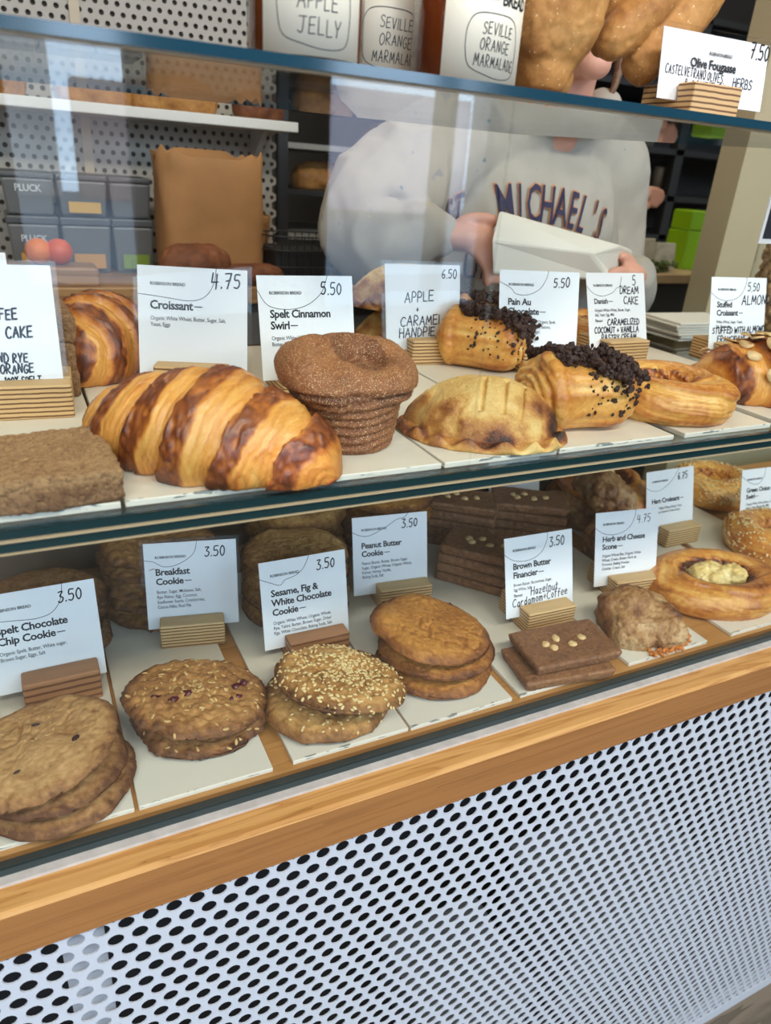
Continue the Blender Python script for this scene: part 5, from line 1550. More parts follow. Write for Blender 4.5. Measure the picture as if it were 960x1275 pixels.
# wall shelf with breads
t = thing('wall_shelf', 'white wall shelf carrying loaves on the perforated panel', 'shelf', (0, 0, 0))
link('shelf_board', boxm(-.6, .552, 1.55, 1.693, 1.512, 1.530, .002), flat('white_shelf', (226, 224, 216), .5), t)
for bx in (-.1, .50): link('shelf_bracket', mesh('b', *prism([(1.60, 1.512), (1.693, 1.512), (1.693, 1.44)], .012), smooth=False), flat('bracket', (200, 198, 192), .4), t, loc=(bx, 0, 0))
def loaf_geo(l, w, h, seed):
    V, F, N = voxel([ellipsoid((0, 0, h * .45), (l / 2, w / 2, h * .58), 36, 20), tube([(-l * .3, 0, h * .4), (l * .3, 0, h * .4)], [w * .42, w * .42], 16, 16)], .003, 3)
    g = fbm(V, 26, 3, seed); f = fbm(V, 150, 3, seed + 1)
    V = V + N * (g * .004 + f * .001)[:, None]
    V[:, 2] = np.where(V[:, 2] < .004, 0, V[:, 2])
    return V, F, .42 + .35 * g + .15 * f
LO = [loaf_geo(.13, .10, .055, 5), loaf_geo(.115, .09, .06, 9), loaf_geo(.10, .08, .05, 13)]
for x0, x1, k, m, lab in ((-40, 30, 1, 'sourdough', 'brown loaf at the left end of the white wall shelf'), (78, 160, 0, 'sourdough', 'orange brown loaf on the wall shelf above the grey tubs'), (168, 262, 0, 'sourdough', 'long crusty loaf in the middle of the wall shelf above the paper bag'), (297, 347, 2, 'dark_loaf', 'small dark flour dusted loaf at the right end of the wall shelf')):
    a, c = P(x0, 130, y=1.61), P(x1, 140, y=1.61)
    o = geo_place(LO[k], 'bread_loaf', m, lab, 'bread', (a.x + c.x) / 2, 1.615, 1.5305, .05, 'loaves on the wall shelf')
    o.scale = ((c.x - a.x) / [.13, .115, .10][k],) + (.9, .95)
# grey tubs
M['tub'] = flat('grey_plastic', (104, 106, 106), .35)
M['tub_lid'] = flat('darker_grey_lid', (78, 80, 82), .35)
def tub(label, x0, x1, z0, z1, y, paper=None, words_=None):
    t = thing('storage_tub', label, 'tub', ((x0 + x1) / 2, y, z0), (0, 0, 0), 'grey storage tubs')
    w, h = x1 - x0, z1 - z0
    V = []
    for z, k in ((0, .88), (h * .86, 1.0)):
        V += [(-w / 2 * k, -.06 * k, z), (w / 2 * k, -.06 * k, z), (w / 2 * k, .06 * k, z), (-w / 2 * k, .06 * k, z)]
    F = [(3, 2, 1, 0), (4, 5, 6, 7)] + [(i, (i + 1) % 4, 4 + (i + 1) % 4, 4 + i) for i in range(4)]
    link('tub_body', bevel(V, F, .004), M['tub'], t)
    link('tub_lid', boxm(-w / 2 - .001, w / 2 + .001, -.063, .063, h * .86, h, .003), M['tub_lid'], t)
    if paper:
        link('paper_label', boxm(-w * .30, w * .34, -.0615, -.0600, h * .10, h * .36), paper, t, label='coloured paper label')
    if words_:
        V2, F2 = type_mesh([(words_, 0, 0, .016, .02, .9)])
        xs_ = [v[0] for v in V2]; cx = (min(xs_) + max(xs_)) / 2
        link('tub_lettering', mesh('t', [(x - cx, -.0615, h * .56 + y) for x, y, z in V2], F2, smooth=False), flat('pale_lettering', (196, 200, 200), .5), t)
yel, org, grn = flat('yellow_paper', (206, 164, 74), .6), flat('tan_paper', (196, 146, 76), .6), flat('green_paper', (122, 150, 44), .6)
ty = 1.50
colx = [(P(6, 265, y=ty).x, P(71, 265, y=ty).x), (P(74, 265, y=ty).x, P(136, 265, y=ty).x), (P(139, 270, y=ty).x, P(190, 270, y=ty).x)]
zt, zm_ = P(40, 214, y=ty).z, P(40, 268, y=ty).z
for k, (x0, x1) in enumerate(colx):
    pos_ = ['left', 'middle', 'right'][k]
    tub(f'lower grey tub of the {pos_} pair, on the counter' + [' behind the oranges', ' with tan label', ' with green label'][k], x0, x1, WB, zm_ - .001, ty + .06, [org, org, grn][k], 'PLUCK' if k == 0 else None)
    tub(f'upper grey tub of the {pos_} pair' + [', pale lettering and no label', ', with yellow label', ', beside the brown paper bag'][k], x0, x1, zm_, zt, ty + .06, [None, yel, None][k], 'PLUCK' if k == 0 else None)
for x, y, lab in ((48, 312, 'small orange on the counter, left of the pair'), (73, 309, 'small redder orange on the counter, right of the pair')):
    q = P(x, y, y=1.385)
    v, f = ellipsoid((0, 0, .021), (.0215, .0215, .0205), 28, 18)
    tag(link('mandarin_orange', mesh('orange', v, f), flat('orange_peel', (226, 120, 30) if x < 60 else (212, 84, 30), .45, bump=.3, bscale=500), None, (q.x, 1.385, WB + .0305)), lab, 'orange', 'oranges on the counter')
tag(link('chopping_board', boxm(-.06, .13, 1.352, 1.425, WB, WB + .030, .004), M['counter_wood']), 'thick wooden board under the two oranges on the counter', 'chopping board')
# brown paper bag
def paper_bag():
    a, c = P(193, 185, y=1.44), P(326, 190, y=1.44)
    w, hgt = c.x - a.x, a.z - WB
    n = 26
    V, F = [], []
    rows = 9
    for s in (0, 1):
        for j in range(rows):
            for i in range(n):
                u = i / n * 2 * math.pi
                cu, su = math.cos(u), math.sin(u)
                ex = w / 2 * np.sign(cu) * abs(cu) ** .35 * (1 - s * .012)
                ey = .055 * np.sign(su) * abs(su) ** .45 * (1 - s * .03)
                z = hgt * j / (rows - 1)
                if j == rows - 1: z += .006 * math.sin(9 * u) + .004 * math.sin(23 * u) - .003
                wob = .004 * math.sin(5 * u + j) * (j / rows)
                V.append((ex + wob, ey + wob, z + s * .002))
    for s in (0, 1):
        o = s * rows * n
        for j in range(rows - 1):
            for i in range(n):
                q_ = (o + j * n + i, o + j * n + (i + 1) % n, o + (j + 1) * n + (i + 1) % n, o + (j + 1) * n + i)
                F.append(q_ if s == 0 else q_[::-1])
    t_ = (rows - 1) * n
    F += [(t_ + i, t_ + (i + 1) % n, rows * n + t_ + (i + 1) % n, rows * n + t_ + i) for i in range(n)]
    F.append(tuple(range(n))[::-1]); F.append(tuple(range(rows * n, rows * n + n)))
    o = link('paper_bag', mesh('bag', V, F), flat('kraft_paper', (170, 122, 74), .75, nscale=12, namp=.15, bump=.6, bscale=35), None, ((a.x + c.x) / 2, 1.463, WB))
    tag(o, 'open brown kraft paper bag on the counter right of the grey tubs', 'bag')
paper_bag()
q = P(246, 330, y=1.37)
for x, lab, sc_ in ((246, 'round dark loaf on the counter above the croissant card', 1.0), (312, 'flatter dark loaf on the counter above the cinnamon swirl card', .92)):
    q = P(x, 330, y=1.36 if x < 300 else 1.385)
    o = geo_place(LO[1], 'bread_loaf', 'dark_loaf', lab, 'bread', q.x, 1.374, WB, .1, 'dark loaves on the counter')
    o.scale = (.95 * sc_, .62, 1.15 if x < 300 else .62)
# wicker basket of baguettes, wire basket
M['wicker'] = flat('wicker', (158, 112, 62), .7, nscale=160, namp=.35, bump=.8, bscale=160)
q = P(303, 300, y=1.60)
t = thing('bread_basket', 'tan ribbed basket holding short baguettes, right of the paper bag', 'basket', (q.x, 1.60, WB))
V, F = [], []
nb, rw = 60, 14
for s, k0 in ((0, 0.), (1, .004)):
    for j in range(rw):
        for i in range(nb):
            u = 2 * math.pi * i / nb
            r0 = .045 + .012 * j / rw + .0016 * (1 if (i + j) % 2 else -1) - k0
            V.append((r0 * math.cos(u), r0 * math.sin(u), .004 * s + .105 * j / (rw - 1)))
for s in (0, 1):
    o = s * rw * nb
    for j in range(rw - 1):
        for i in range(nb):
            q_ = (o + j * nb + i, o + j * nb + (i + 1) % nb, o + (j + 1) * nb + (i + 1) % nb, o + (j + 1) * nb + i)
            F.append(q_ if s == 0 else q_[::-1])
t_ = (rw - 1) * nb
F += [(t_ + i, t_ + (i + 1) % nb, rw * nb + t_ + (i + 1) % nb, rw * nb + t_ + i) for i in range(nb)]
F.append(tuple(range(nb))[::-1]); F.append(tuple(range(rw * nb, rw * nb + nb)))
link('basket_weave', mesh('basket', V, F), M['wicker'], t)
BG = tube([(0, 0, .0), (.004, .002, .06), (.01, 0, .13), (.014, 0, .175)], [.012, .019, .019, .010], 30, 16)
bV = np.array(BG[0]); bN = normals(bV, BG[1])
for k, (dx, dy, a) in enumerate(((-.018, -.012, 0), (.016, -.016, 2), (.0, .020, 4))):
    geo = (bV + bN * (fbm(bV, 60, 3, k) * .002)[:, None], BG[1], .4 + .3 * fbm(bV, 40, 2, k))
    geo_place(geo, 'baguette', 'sourdough', ['left front short baguette in the tan basket', 'right front short baguette in the tan basket', 'rear short baguette in the tan basket'][k], 'bread', q.x + dx, 1.60 + dy, WB + .016, a, 'baguettes in the basket', {})
M['black_wire'] = flat('black_wire', (24, 24, 26), .4)
q0, q1 = P(328, 300, y=1.42), P(402, 300, y=1.42)
wm, wd = (q0.x + q1.x) / 2 + .012, (q1.x - q0.x)
wires = []
for z in (.004, .03, .06, .085):
    wires.append(tube([(-wd / 2, -.05, z), (wd / 2, -.05, z), (wd / 2, .05, z), (-wd / 2, .05, z)], [.0016] * 4, 48, 6, True))
for k in range(9):
    x = -wd / 2 + wd * k / 8
    for y in (-.05, .05): wires.append(tube([(x, y, .003), (x, y, .086)], [.0012, .0012], 3, 6))
t = thing('wire_basket', 'black wire basket on the counter behind the sleeve of the baker', 'basket', (wm, 1.44, WB))
link('wire_frame', mesh('wires', *join(*wires)), M['black_wire'], t)
link('basket_liner', boxm(-wd / 2 + .004, wd / 2 - .004, -.045, .045, .004, .060), flat('dark_liner', (30, 32, 36), .5), t)
# metal rack
t = thing('metal_rack', 'dark metal bakery rack with trays, left of the baker', 'rack', (0, 0, 0))
dm = flat('dark_steel', (58, 58, 60), .4, metal=.5)
lm = flat('pale_rack_tray', (150, 148, 142), .45)
rx0, rx1, ry0, ry1 = .60, 1.16, 1.80, 2.2
for x in (rx0, rx1):
    for y in (ry0, ry1): link('rack_post', boxm(x - .012, x + .012, y - .012, y + .012, 0, 2.1), dm, t)
for k, z in enumerate((.9, 1.06, 1.20, 1.30, 1.40, 1.50, 1.60, 1.72, 1.86)):
    link('rack_tray', boxm(rx0, rx1, ry0 - .01, ry1, z - .012, z), lm if k % 2 else dm, t)
for k, (x, z) in enumerate(((.74, 1.40), (.92, 1.50), (.72, 1.60), (.90, 1.30), (.95, 1.72))):
    o = geo_place(LO[k % 3], 'bread_loaf', 'dark_loaf' if k % 2 else 'sourdough', ['loaf on the rack behind the sleeve', 'loaf high on the rack beside the hood', 'loaf on the upper rack tray above the paper bag', 'loaf low on the rack behind the elbow', 'loaf near the rack top, dark and blurred'][k], 'bread', x, 1.9, z + .001, .3 * k, 'loaves on the rack')
# dark shelving at right rear
t = thing('dark_shelving', 'tall dark metal shelving behind the bench on the right', 'shelving', (0, 0, 0))
dk = flat('blackened_steel', (40, 40, 40), .4)
for x in (1.35, 2.3, 3.4): link('shelving_post', boxm(x, x + .04, 2.25, 2.29, 0, 2.5), dk, t)
for z in (1.30, 1.44, 1.60, 1.80, 2.02): link('shelving_board', boxm(1.35, 3.44, 2.25, 2.65, z - .02, z), dk, t)
link('shelving_back', boxm(1.3, 3.5, 2.66, 2.68, 0, 2.6), flat('shelving_back', (46, 42, 38), .7), t)
for k, (x, z, w) in enumerate(((2.05, 1.30, .05), (2.32, 1.44, .06), (2.60, 1.30, .07), (2.20, 1.60, .08))):
    v, f = lathe([(0, 0), (w * .5, 0), (w * .5, .09), (w * .42, .10), (0, .10)], 28)
    tag(link('storage_canister', mesh('can', v, f), flat('canister', (120, 112, 100) if k % 2 else (88, 82, 76), .35), None, (x, 2.33, z)), ['pale canister on the dark shelving above the green box', 'canister one shelf up on the dark shelving', 'canister near the post on the dark shelving', 'wide canister on the high dark shelf'][k], 'canister', 'canisters on the dark shelving')
# green box, packets
q0, q1 = P(842, 326, y=1.66), P(874, 330, y=1.66)
tz = P(866, 262, y=1.66).z
t = thing('green_box', 'lime green box with lid on the work bench', 'box', ((q0.x + q1.x) / 2 + .01, 1.70, WB))
lg = flat('lime_plastic', (150, 202, 10), .4)
hgt = tz - WB
link('box_body', boxm(-.042, .042, -.04, .04, 0, hgt * .66, .003), lg, t)
link('box_lid', boxm(-.040, .040, -.038, .038, hgt * .665, hgt, .005), lg, t)
pk = flat('printed_packet', (214, 208, 188), .5, nscale=40, namp=.25)
for k, (px, lab, h_, rz) in enumerate(((797, 'white packet leaning on the bench nearest the sleeve', .085, .2), (820, 'smaller white packet on the bench beside the green box', .075, -.2))):
    q = P(px, 325, y=1.65)
    V, F = box(-.035, .035, -.016, .016, 0, h_)
    V = [(x * (1 if z < .01 else .96), y * (1 if z < .01 else .25), z) for x, y, z in V]
    tag(link('food_packet', bevel(V, F, .002), pk, None, (q.x + .012, 1.65, WB), (0, 0, rz)), lab, 'packet', 'packets on the bench')
lf = flat('herb_green', (92, 112, 58), .6, nscale=80, namp=.3)
rnd = random.Random(2)
parts = []
q = P(822, 332, y=1.60)
for k in range(26):
    parts.append(ellipsoid((rnd.uniform(-.04, .05), rnd.uniform(-.02, .02), rnd.uniform(.006, .028)), (.014, .008, .003), 8, 5, (rnd.uniform(-.6, .6), rnd.uniform(-.6, .6), rnd.uniform(0, 6))))
tag(link('herb_bunch', mesh('herbs', *join(*parts)), lf, None, (q.x, 1.60, WB)), 'small heap of green herbs on the pale bench', 'herbs', None, 'stuff')
# post
_cx = P(903, 162.5, y=1.22).x
_cy = _cx / P(921, 220, y=1.0).x
struct('column', boxm(_cx, _cx + .5, _cy, 1.22, 0, CEIL), flat('cream_column_paint', (190, 176, 142), .55))
# stack of white paper bags on the shelf's rear
q = P(826, 432, z=Z_MID)
for k in range(7):
    o = link('paper_bag_sheet', boxm(-.07, .07, -.045, .045, 0, .004, .0012), flat('white_paper', (222, 218, 206), .7) if k == 0 else bpy.data.materials['white_paper'], None, (1.03 + rnd.uniform(-.004, .004), .895 + rnd.uniform(-.004, .004), Z_MID + .0002 + k * .0043), (0, 0, rnd.uniform(-.06, .06)))
    tag(o, ['lowest', 'second', 'third', 'fourth', 'fifth', 'sixth', 'topmost'][k] + ' flat white paper bag in the pile at the rear of the middle shelf', 'paper bag', 'flat white paper bags')
# granola bag with dark framed label
q = P(937, 335, z=Z_MID)
gx, gy = 1.222, .868
t = thing('granola_jar', 'clear cylinder of granola clusters at the far right with dark label', 'jar', (gx, gy, Z_MID))
link('jar_wall', mesh('g', *lathe([(0, 0), (.066, 0), (.068, .003), (.068, .262), (.060, .275), (.048, .282), (0, .284)], 48)), M['glass_soft'], t)
parts, r0 = [], .064
for k in range(420):
    a, zz = rnd.uniform(0, 6.28), rnd.uniform(.008, .175)
    rr = r0 * (1 - .12 * rnd.random()) if zz < .16 else r0 * rnd.random() ** .5
    s = rnd.uniform(.006, .0105)
    v, f = ellipsoid((0, 0, 0), (s, s * .8, s * .6), 8, 6, (rnd.uniform(0, 6), rnd.uniform(0, 6), 0))
    v = np.array(v) * (1 + .3 * noise(np.array(v) + rnd.random() * 5, 150, 3))[:, None]
    parts.append(([tuple(p_ + np.array([(rr - s) * math.cos(a), (rr - s) * math.sin(a), zz])) for p_ in v], f))
parts.append(lathe([(0, .004), (.052, .004), (.052, .16), (0, .165)], 24))
o = link('granola', mesh('granola', *join(*parts)), flat('granola', (170, 138, 98), .7, nscale=90, namp=.35), t); o['kind'] = 'stuff'
fl = P(943, 303, y=gy - .072)
link('label_card', boxm(fl.x - gx, fl.x - gx + .12, -.0735, -.0715, fl.z - Z_MID, fl.z - Z_MID + .125), flat('white_label_card', (224, 226, 228), .4), t, label='white bordered label card')
link('label_face', boxm(fl.x - gx + .006, fl.x - gx + .114, -.0741, -.0735, fl.z - Z_MID + .007, fl.z - Z_MID + .118), flat('dark_label_face', (40, 42, 50), .4), t, label='dark label face')

# ------------------------------------------------------------------ people
M['skin'] = flat('skin', (214, 160, 138), .5, nscale=18, namp=.06)
def cloth(name, rgb, spots=False):
    m, n, b = nt(name)
    tc = nd(n, 'ShaderNodeTexCoord')
    c = s2l(rgb)
    t1 = nd(n, 'ShaderNodeTexNoise', Scale=14.0, Detail=4.0); lnk(n, tc.outputs['Object'], t1.inputs['Vector'])
    r = ramp(n, [(.3, tuple(x * .9 for x in c)), (.7, c)]); lnk(n, t1.outputs['Fac'], r.inputs['Fac'])
    col = r.outputs['Color']
    if spots:
        for sc_, cut, cc in ((38, .70, (150, 150, 160)), (31, .72, (196, 150, 140)), (45, .73, (96, 130, 140)), (27, .74, (214, 206, 110))):
            mp = nd(n, 'ShaderNodeMapping'); mp.inputs['Location'].default_value = (sc_, cut * 9, 3); lnk(n, tc.outputs['Object'], mp.inputs['Vector'])
            t2 = nd(n, 'ShaderNodeTexNoise', Scale=float(sc_), Detail=2.0); lnk(n, mp.outputs[0], t2.inputs['Vector'])
            r2 = ramp(n, [(cut, (0, 0, 0)), (cut + .04, (.75, .75, .75))]); lnk(n, t2.outputs['Fac'], r2.inputs['Fac'])
            mx = nd(n, 'ShaderNodeMix', data_type='RGBA'); lnk(n, r2.outputs['Color'], mx.inputs[0]); lnk(n, col, mx.inputs[6]); mx.inputs[7].default_value = (*s2l(cc), 1)
            col = mx.outputs[2]
    lnk(n, col, b.inputs['Base Color'])
    b.inputs['Roughness'].default_value = .85
    b.inputs['Specular IOR Level'].default_value = .2
    return m
def hand_parts(wrist, palm, fingers, thumb, r=.0085):
    w, p_ = np.array(wrist), np.array(palm)
    out = [tube([w, (w + p_) / 2, p_], [.024, .026, .028], 14, 14, sq=.75)]
    for f in fingers: out.append(tube([p_] + f, [.013] + [r, r * .97, r * .85][:len(f)], 18, 10))
    out.append(tube([(w + p_) / 2] + thumb, [.014] + [r * 1.15, r * 1.05, r * .9][:len(thumb)], 14, 10))
    return out
def flatten(VF, yc, k):
    V, F = VF
    return [(x, yc + (y - yc) * k, z) for x, y, z in V], F

# baker in the pale hoodie
base = Vector((.83, 1.16, 0))
t = thing('person', 'baker in a paint speckled pale grey hoodie holding a white paper bag', 'person', (0, 0, 0))
WR, PR = (.566, .985, 1.376), (.606, .968, 1.374)
fr_ = [[(.634, .950, 1.381), (.655, .938, 1.366), (.660, .934, 1.344)], [(.632, .946, 1.370), (.651, .934, 1.352), (.655, .931, 1.330)], [(.627, .944, 1.359), (.643, .934, 1.340), (.646, .932, 1.319)], [(.619, .945, 1.350), (.631, .938, 1.333), (.633, .936, 1.315)]]
th_ = [(.606, .968, 1.398), (.634, .960, 1.402), (.652, .955, 1.398)]
WL, PL = (.985, .995, 1.316), (.948, .975, 1.322)
fl_ = [[(.920, .962, 1.330), (.902, .957, 1.330), (.888, .957, 1.326)], [(.919, .960, 1.321), (.900, .955, 1.320), (.885, .956, 1.317)], [(.920, .961, 1.312), (.903, .957, 1.310), (.890, .958, 1.307)], [(.924, .963, 1.304), (.910, .959, 1.301), (.899, .960, 1.299)]]
tl_ = [(.945, .978, 1.345), (.922, .974, 1.352)]
HD = np.array([.822, 1.045, 1.715])
head = [ellipsoid(tuple(HD + [0, .01, .02]), (.074, .092, .098), 30, 20), ellipsoid(tuple(HD + [-.006, -.022, -.055]), (.054, .058, .058), 24, 16), ellipsoid(tuple(HD + [-.012, -.058, -.098]), (.026, .022, .02), 18, 12),
        ellipsoid(tuple(HD + [-.014, -.092, -.018]), (.014, .020, .022), 16, 10), ellipsoid(tuple(HD + [.074, .012, -.012]), (.012, .022, .032), 14, 10), ellipsoid(tuple(HD + [-.074, .012, -.012]), (.012, .022, .032), 14, 10)]
legs = [tube([(.75, 1.17, .98), (.745, 1.16, .52), (.745, 1.17, .09)], [.088, .06, .042], 24, 16), tube([(.91, 1.17, .98), (.915, 1.16, .52), (.915, 1.17, .09)], [.088, .06, .042], 24, 16),
        tube([(.745, 1.19, .035), (.74, 1.05, .03)], [.036, .034], 10, 12, sq=.8), tube([(.915, 1.19, .035), (.92, 1.05, .03)], [.036, .034], 10, 12, sq=.8)]
torso = flatten(tube([(.83, 1.16, .96), (.83, 1.16, 1.15), (.83, 1.14, 1.38), (.83, 1.13, 1.48)], [.15, .135, .16, .12], 24, 24), 1.15, .7)
arms = [tube([(.68, 1.13, 1.49), (.52, 1.08, 1.38), WR], [.05, .042, .025], 24, 14), tube([(.98, 1.13, 1.49), (1.025, 1.12, 1.29), WL], [.05, .042, .025], 24, 14)]
body = head + legs + [torso, tube([(.83, 1.12, 1.46), (.825, 1.07, 1.64)], [.058, .052], 12, 16)] + arms + hand_parts(WR, PR, fr_, th_) + hand_parts(WL, PL, fl_, tl_)
V, F, N = voxel(body, .0042, 3)
link('body', mesh('body', V, F), M['skin'], t)
hood_parts = [flatten(tube([(.835, 1.165, .90), (.835, 1.16, 1.10), (.83, 1.15, 1.34), (.83, 1.14, 1.47), (.83, 1.13, 1.545)], [.185, .178, .198, .17, .09], 40, 32), 1.15, .72),
              tube([(.69, 1.135, 1.50), (.83, 1.13, 1.525), (.97, 1.135, 1.50)], [.075, .08, .075], 20, 18),
              tube([(.68, 1.135, 1.50), (.59, 1.115, 1.455), (.505, 1.075, 1.395), (.497, 1.045, 1.365), (.525, 1.015, 1.362), (.552, .995, 1.374), (.568, .986, 1.376)], [.082, .086, .084, .074, .058, .044, .033], 50, 20),
              tube([(.98, 1.135, 1.49), (1.02, 1.135, 1.40), (1.025, 1.12, 1.30), (1.02, 1.07, 1.27), (.995, 1.02, 1.30), (.984, .998, 1.314)], [.078, .074, .070, .062, .048, .034], 44, 20),
              tube([(.74, 1.16, 1.545), (.76, 1.06, 1.565), (.83, 1.02, 1.545), (.90, 1.06, 1.565), (.92, 1.16, 1.56), (.83, 1.22, 1.575)], [.036, .032, .026, .032, .036, .05], 60, 14, True)]
V, F, N = voxel(hood_parts, .006, 5)
w1 = fbm(V * np.array([1, 1, .55]), 16, 3, 4); w2 = 1 - np.abs(noise(V * np.array([1, 1.2, .5]), 15, 9)) * 2
V = V + N * (w1 * .010 + w2 * .004)[:, None]
hood = link('hoodie', mesh('hoodie', V, F), cloth('speckled_fleece', (180, 175, 165), True), t, label='paint speckled pale grey hoodie')
bvh = BVHTree.FromPolygons([tuple(v) for v in V], F)
def on_cloth(VF, lift):
    out = []
    for x, y, z in VF[0]:
        hit = bvh.ray_cast(Vector((x, .6, z)), Vector((0, 1, 0)))
        out.append((x, (hit[0].y if hit[0] else 1.0) - lift, z))
    return out, VF[1]
def arch(txt, cx, z, size, pitch, sq, rise, bold):
    V2, F2 = [], []
    n = len(txt)
    for i, ch in enumerate(txt):
        if ch == ' ': continue
        v, f = type_mesh([(ch, 0, 0, size, bold, sq)])
        if not v: continue
        xx = [p_[0] for p_ in v]; c0 = (min(xx) + max(xx)) / 2
        u = (i - (n - 1) / 2) / ((n - 1) / 2)
        a = -u * rise * 4
        o = len(V2)
        for x, y, _ in v:
            X, Y = x - c0, y
            V2.append((cx + (i - (n - 1) / 2) * pitch + X * math.cos(a) - Y * math.sin(a), 0, z - rise * u * u * .25 + X * math.sin(a) + Y * math.cos(a)))
        F2 += [tuple(o + k for k in q_) for q_ in f]
    return V2, F2
cN, cO = flat('navy_lettering', (44, 40, 74), .7), flat('orange_outline', (206, 140, 92), .7)
tx = P(640, 262, y=1.0)
for txt, cx, z, sz, rise in (("ST. MICHAEL'S", .760, tx.z - .016, .080, .10), ('UNI', .70, P(605, 352, y=1.0).z, .058, .01)):
    link('sweatshirt_outline', mesh('o', *on_cloth(arch(txt, cx, z, sz, .0205, .42, rise, .030), .0035), smooth=False), cO, hood)
    link('sweatshirt_lettering', mesh('l', *on_cloth(arch(txt, cx, z, sz, .0205, .42, rise, .008), .0055), smooth=False), cN, hood)
tr = [flatten(tube([(.83, 1.165, 1.0), (.83, 1.165, .90)], [.165, .165], 10, 24), 1.16, .75), tube([(.75, 1.17, .95), (.745, 1.16, .52), (.745, 1.17, .10)], [.098, .075, .062], 24, 18), tube([(.91, 1.17, .95), (.915, 1.16, .52), (.915, 1.17, .10)], [.098, .075, .062], 24, 18)]
link('trousers', mesh('tr', *voxel(tr, .008, 3)[:2]), cloth('dark_trousers', (50, 52, 60)), t)
hair = [ellipsoid(tuple(HD + [0, .026, .040]), (.086, .094, .094), 28, 18), ellipsoid(tuple(HD + [0, .006, .085]), (.066, .078, .046), 24, 14), ellipsoid(tuple(HD + [0, .085, -.03]), (.062, .045, .085), 24, 14), ellipsoid(tuple(HD + [-.066, .03, -.01]), (.022, .05, .075), 20, 12), tube([tuple(HD + [.070, .02, .0]), tuple(HD + [.082, .0, -.06]), tuple(HD + [.07, -.012, -.12]), tuple(HD + [.05, .0, -.15])], [.014, .010, .006, .003], 24, 10)]
link('hair', mesh('hair', *voxel(hair, .004, 2)[:2]), flat('brown_hair', (112, 84, 60), .5, nscale=200, namp=.3), t, label='brown hair with a loose lock')
link('lips', mesh('lips', *ellipsoid(tuple(HD + [-.012, -.0795, -.060]), (.022, .008, .009), 18, 12)), flat('lips', (190, 96, 96), .4), t)
def face(parent, c, dx, dy):
    ew, ir, bw = flat('eye_white', (226, 222, 216), .3), flat('iris', (70, 52, 40), .2), flat('eyebrow', (96, 70, 52), .7)
    for sx in (-.030, .030):
        e = link('eye', mesh('eye', *ellipsoid(tuple(c + np.array([sx + dx, dy, .0])), (.0125, .009, .0065), 18, 10)), ew, parent)
        link('iris', mesh('iris', *ellipsoid(tuple(c + np.array([sx + dx, dy - .0065, .0])), (.0052, .0036, .0052), 14, 8)), ir, e, label='brown iris')
        link('eyebrow', mesh('brow', *tube([tuple(c + np.array([sx + dx - .017, dy - .001, .019])), tuple(c + np.array([sx + dx, dy - .007, .024])), tuple(c + np.array([sx + dx + .017, dy - .001, .019]))], [.0022, .0034, .002], 14, 8)), bw, parent)
face(t, HD, -.010, -.0735)
link('earring', mesh('ear', *ellipsoid(tuple(HD + [.083, .0, -.058]), (.006, .004, .013), 12, 8)), flat('amber_earring', (222, 160, 40), .3), t, label='amber yellow earring')

# white paper bag in the hands
bp = [P(x, y, y=yy) for x, y, yy in ((622, 262, .945), (775, 306, .965), (735, 314, .925), (612, 298, .915), (614, 342, .92), (762, 350, .95))]
bk = [P(x, y, y=yy) for x, y, yy in ((622, 266, .985), (790, 312, 1.0), (766, 350, .99), (616, 342, .965))]
V = [tuple(q_) for q_ in bp] + [tuple(q_) for q_ in bk]
F = [(0, 3, 2, 1), (3, 4, 5, 2), (0, 1, 7, 6), (6, 7, 8, 9), (4, 9, 8, 5), (0, 6, 9, 4, 3), (1, 2, 5, 8, 7)]
tag(link('white_paper_bag', bevel(V, F, .004, 2), flat('white_bag_paper', (228, 226, 214), .7, bump=.3, bscale=30)), 'folded white paper bag held in front of the hoodie lettering', 'paper bag')

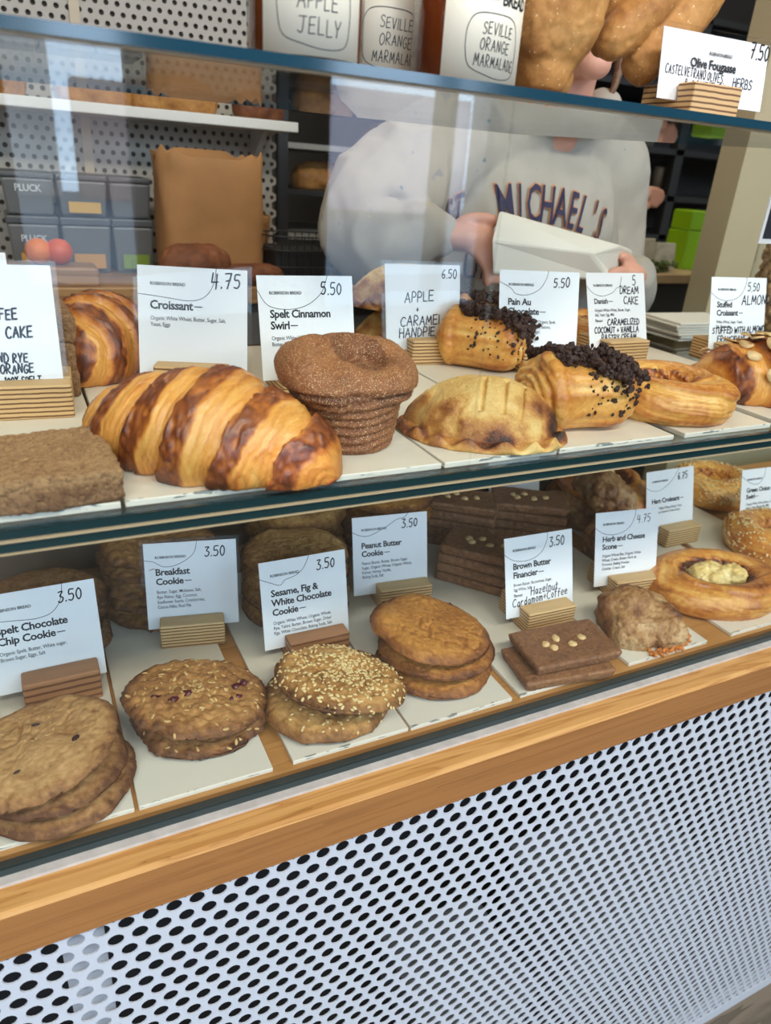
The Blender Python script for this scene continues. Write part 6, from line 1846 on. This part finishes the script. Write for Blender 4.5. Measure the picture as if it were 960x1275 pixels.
# second worker, only an outstretched hand shows beyond the hoodie
t = thing('person', 'person mostly hidden behind the hoodie, one bare hand reaching to the right', 'person', (0, 0, 0))
bx, by = 1.06, 1.56
W2, P2 = tuple(P(772, 243, y=1.42)), tuple(P(797, 243, y=1.41))
f2 = [[tuple(P(x, y, y=1.405)) for x, y in L] for L in (((806, 236), (816, 237), (824, 240)), ((807, 241), (817, 243), (825, 245)), ((806, 246), (815, 249), (822, 251)), ((803, 250), (811, 254), (817, 256)))]
tw = [tuple(P(795, 252, y=1.40)), tuple(P(806, 257, y=1.395))]
head2 = [ellipsoid((bx, by, 1.70), (.074, .092, .115), 28, 18), ellipsoid((bx, by - .03, 1.64), (.052, .055, .055)), ellipsoid((bx, by - .095, 1.685), (.013, .018, .02), 14, 10)]
body2 = head2 + [flatten(tube([(bx, by, .96), (bx, by, 1.2), (bx, by, 1.38), (bx, by, 1.46)], [.14, .13, .15, .11], 24, 24), by, .7), tube([(bx, by, 1.44), (bx, by, 1.62)], [.055, .052], 10, 14),
         tube([(bx + .08, by, .96), (bx + .085, by, .5), (bx + .085, by, .09)], [.085, .058, .042], 24, 14), tube([(bx - .08, by, .96), (bx - .085, by, .5), (bx - .085, by, .09)], [.085, .058, .042], 24, 14),
         tube([(bx + .085, by + .02, .034), (bx + .09, by - .11, .03)], [.035, .033], 10, 12, sq=.8), tube([(bx - .085, by + .02, .034), (bx - .09, by - .11, .03)], [.035, .033], 10, 12, sq=.8),
         tube([(bx + .13, by, 1.43), (bx + .15, by - .06, 1.36), W2], [.048, .04, .026], 24, 14), tube([(bx - .14, by, 1.43), (bx - .17, by, 1.2), (bx - .16, by - .05, .98)], [.048, .04, .028], 24, 14), ellipsoid((bx - .16, by - .06, .92), (.02, .03, .05))] + hand_parts(W2, P2, f2, tw, .0085)
link('body', mesh('body', *voxel(body2, .0045, 3)[:2]), M['skin'], t)
sh = [flatten(tube([(bx, by, .92), (bx, by, 1.2), (bx, by, 1.38), (bx, by, 1.48)], [.16, .15, .17, .11], 24, 24), by, .72), tube([(bx - .14, by, 1.43), (bx, by, 1.45), (bx + .14, by, 1.43)], [.062, .062, .062], 14, 16), tube([(bx - .14, by, 1.43), (bx - .165, by, 1.25)], [.062, .056], 10, 14), tube([(bx + .13, by, 1.43), (bx + .15, by - .05, 1.37)], [.06, .052], 10, 14)]
link('shirt', mesh('shirt', *voxel(sh, .007, 3)[:2]), cloth('dark_shirt', (44, 46, 50)), t)
tr = [tube([(bx + .08, by, .96), (bx + .085, by, .5), (bx + .085, by, .1)], [.1, .072, .06], 24, 14), tube([(bx - .08, by, .96), (bx - .085, by, .5), (bx - .085, by, .1)], [.1, .072, .06], 24, 14)]
link('trousers', mesh('tr', *voxel(tr, .008, 3)[:2]), cloth('black_trousers', (36, 36, 40)), t)
link('hair', mesh('hair', *voxel([ellipsoid((bx, by + .026, 1.735), (.084, .092, .092)), ellipsoid((bx, by + .004, 1.785), (.062, .074, .044)), ellipsoid((bx, by + .06, 1.665), (.07, .05, .08))], .004, 2)[:2]), flat('dark_hair', (44, 34, 28), .5, nscale=200, namp=.3), t)
face(t, np.array([bx, by, 1.70]), 0, -.088)
link('lips', mesh('lips', *ellipsoid((bx, by - .083, 1.638), (.022, .008, .008), 18, 12)), flat('lips_pale', (178, 96, 92), .4), t)
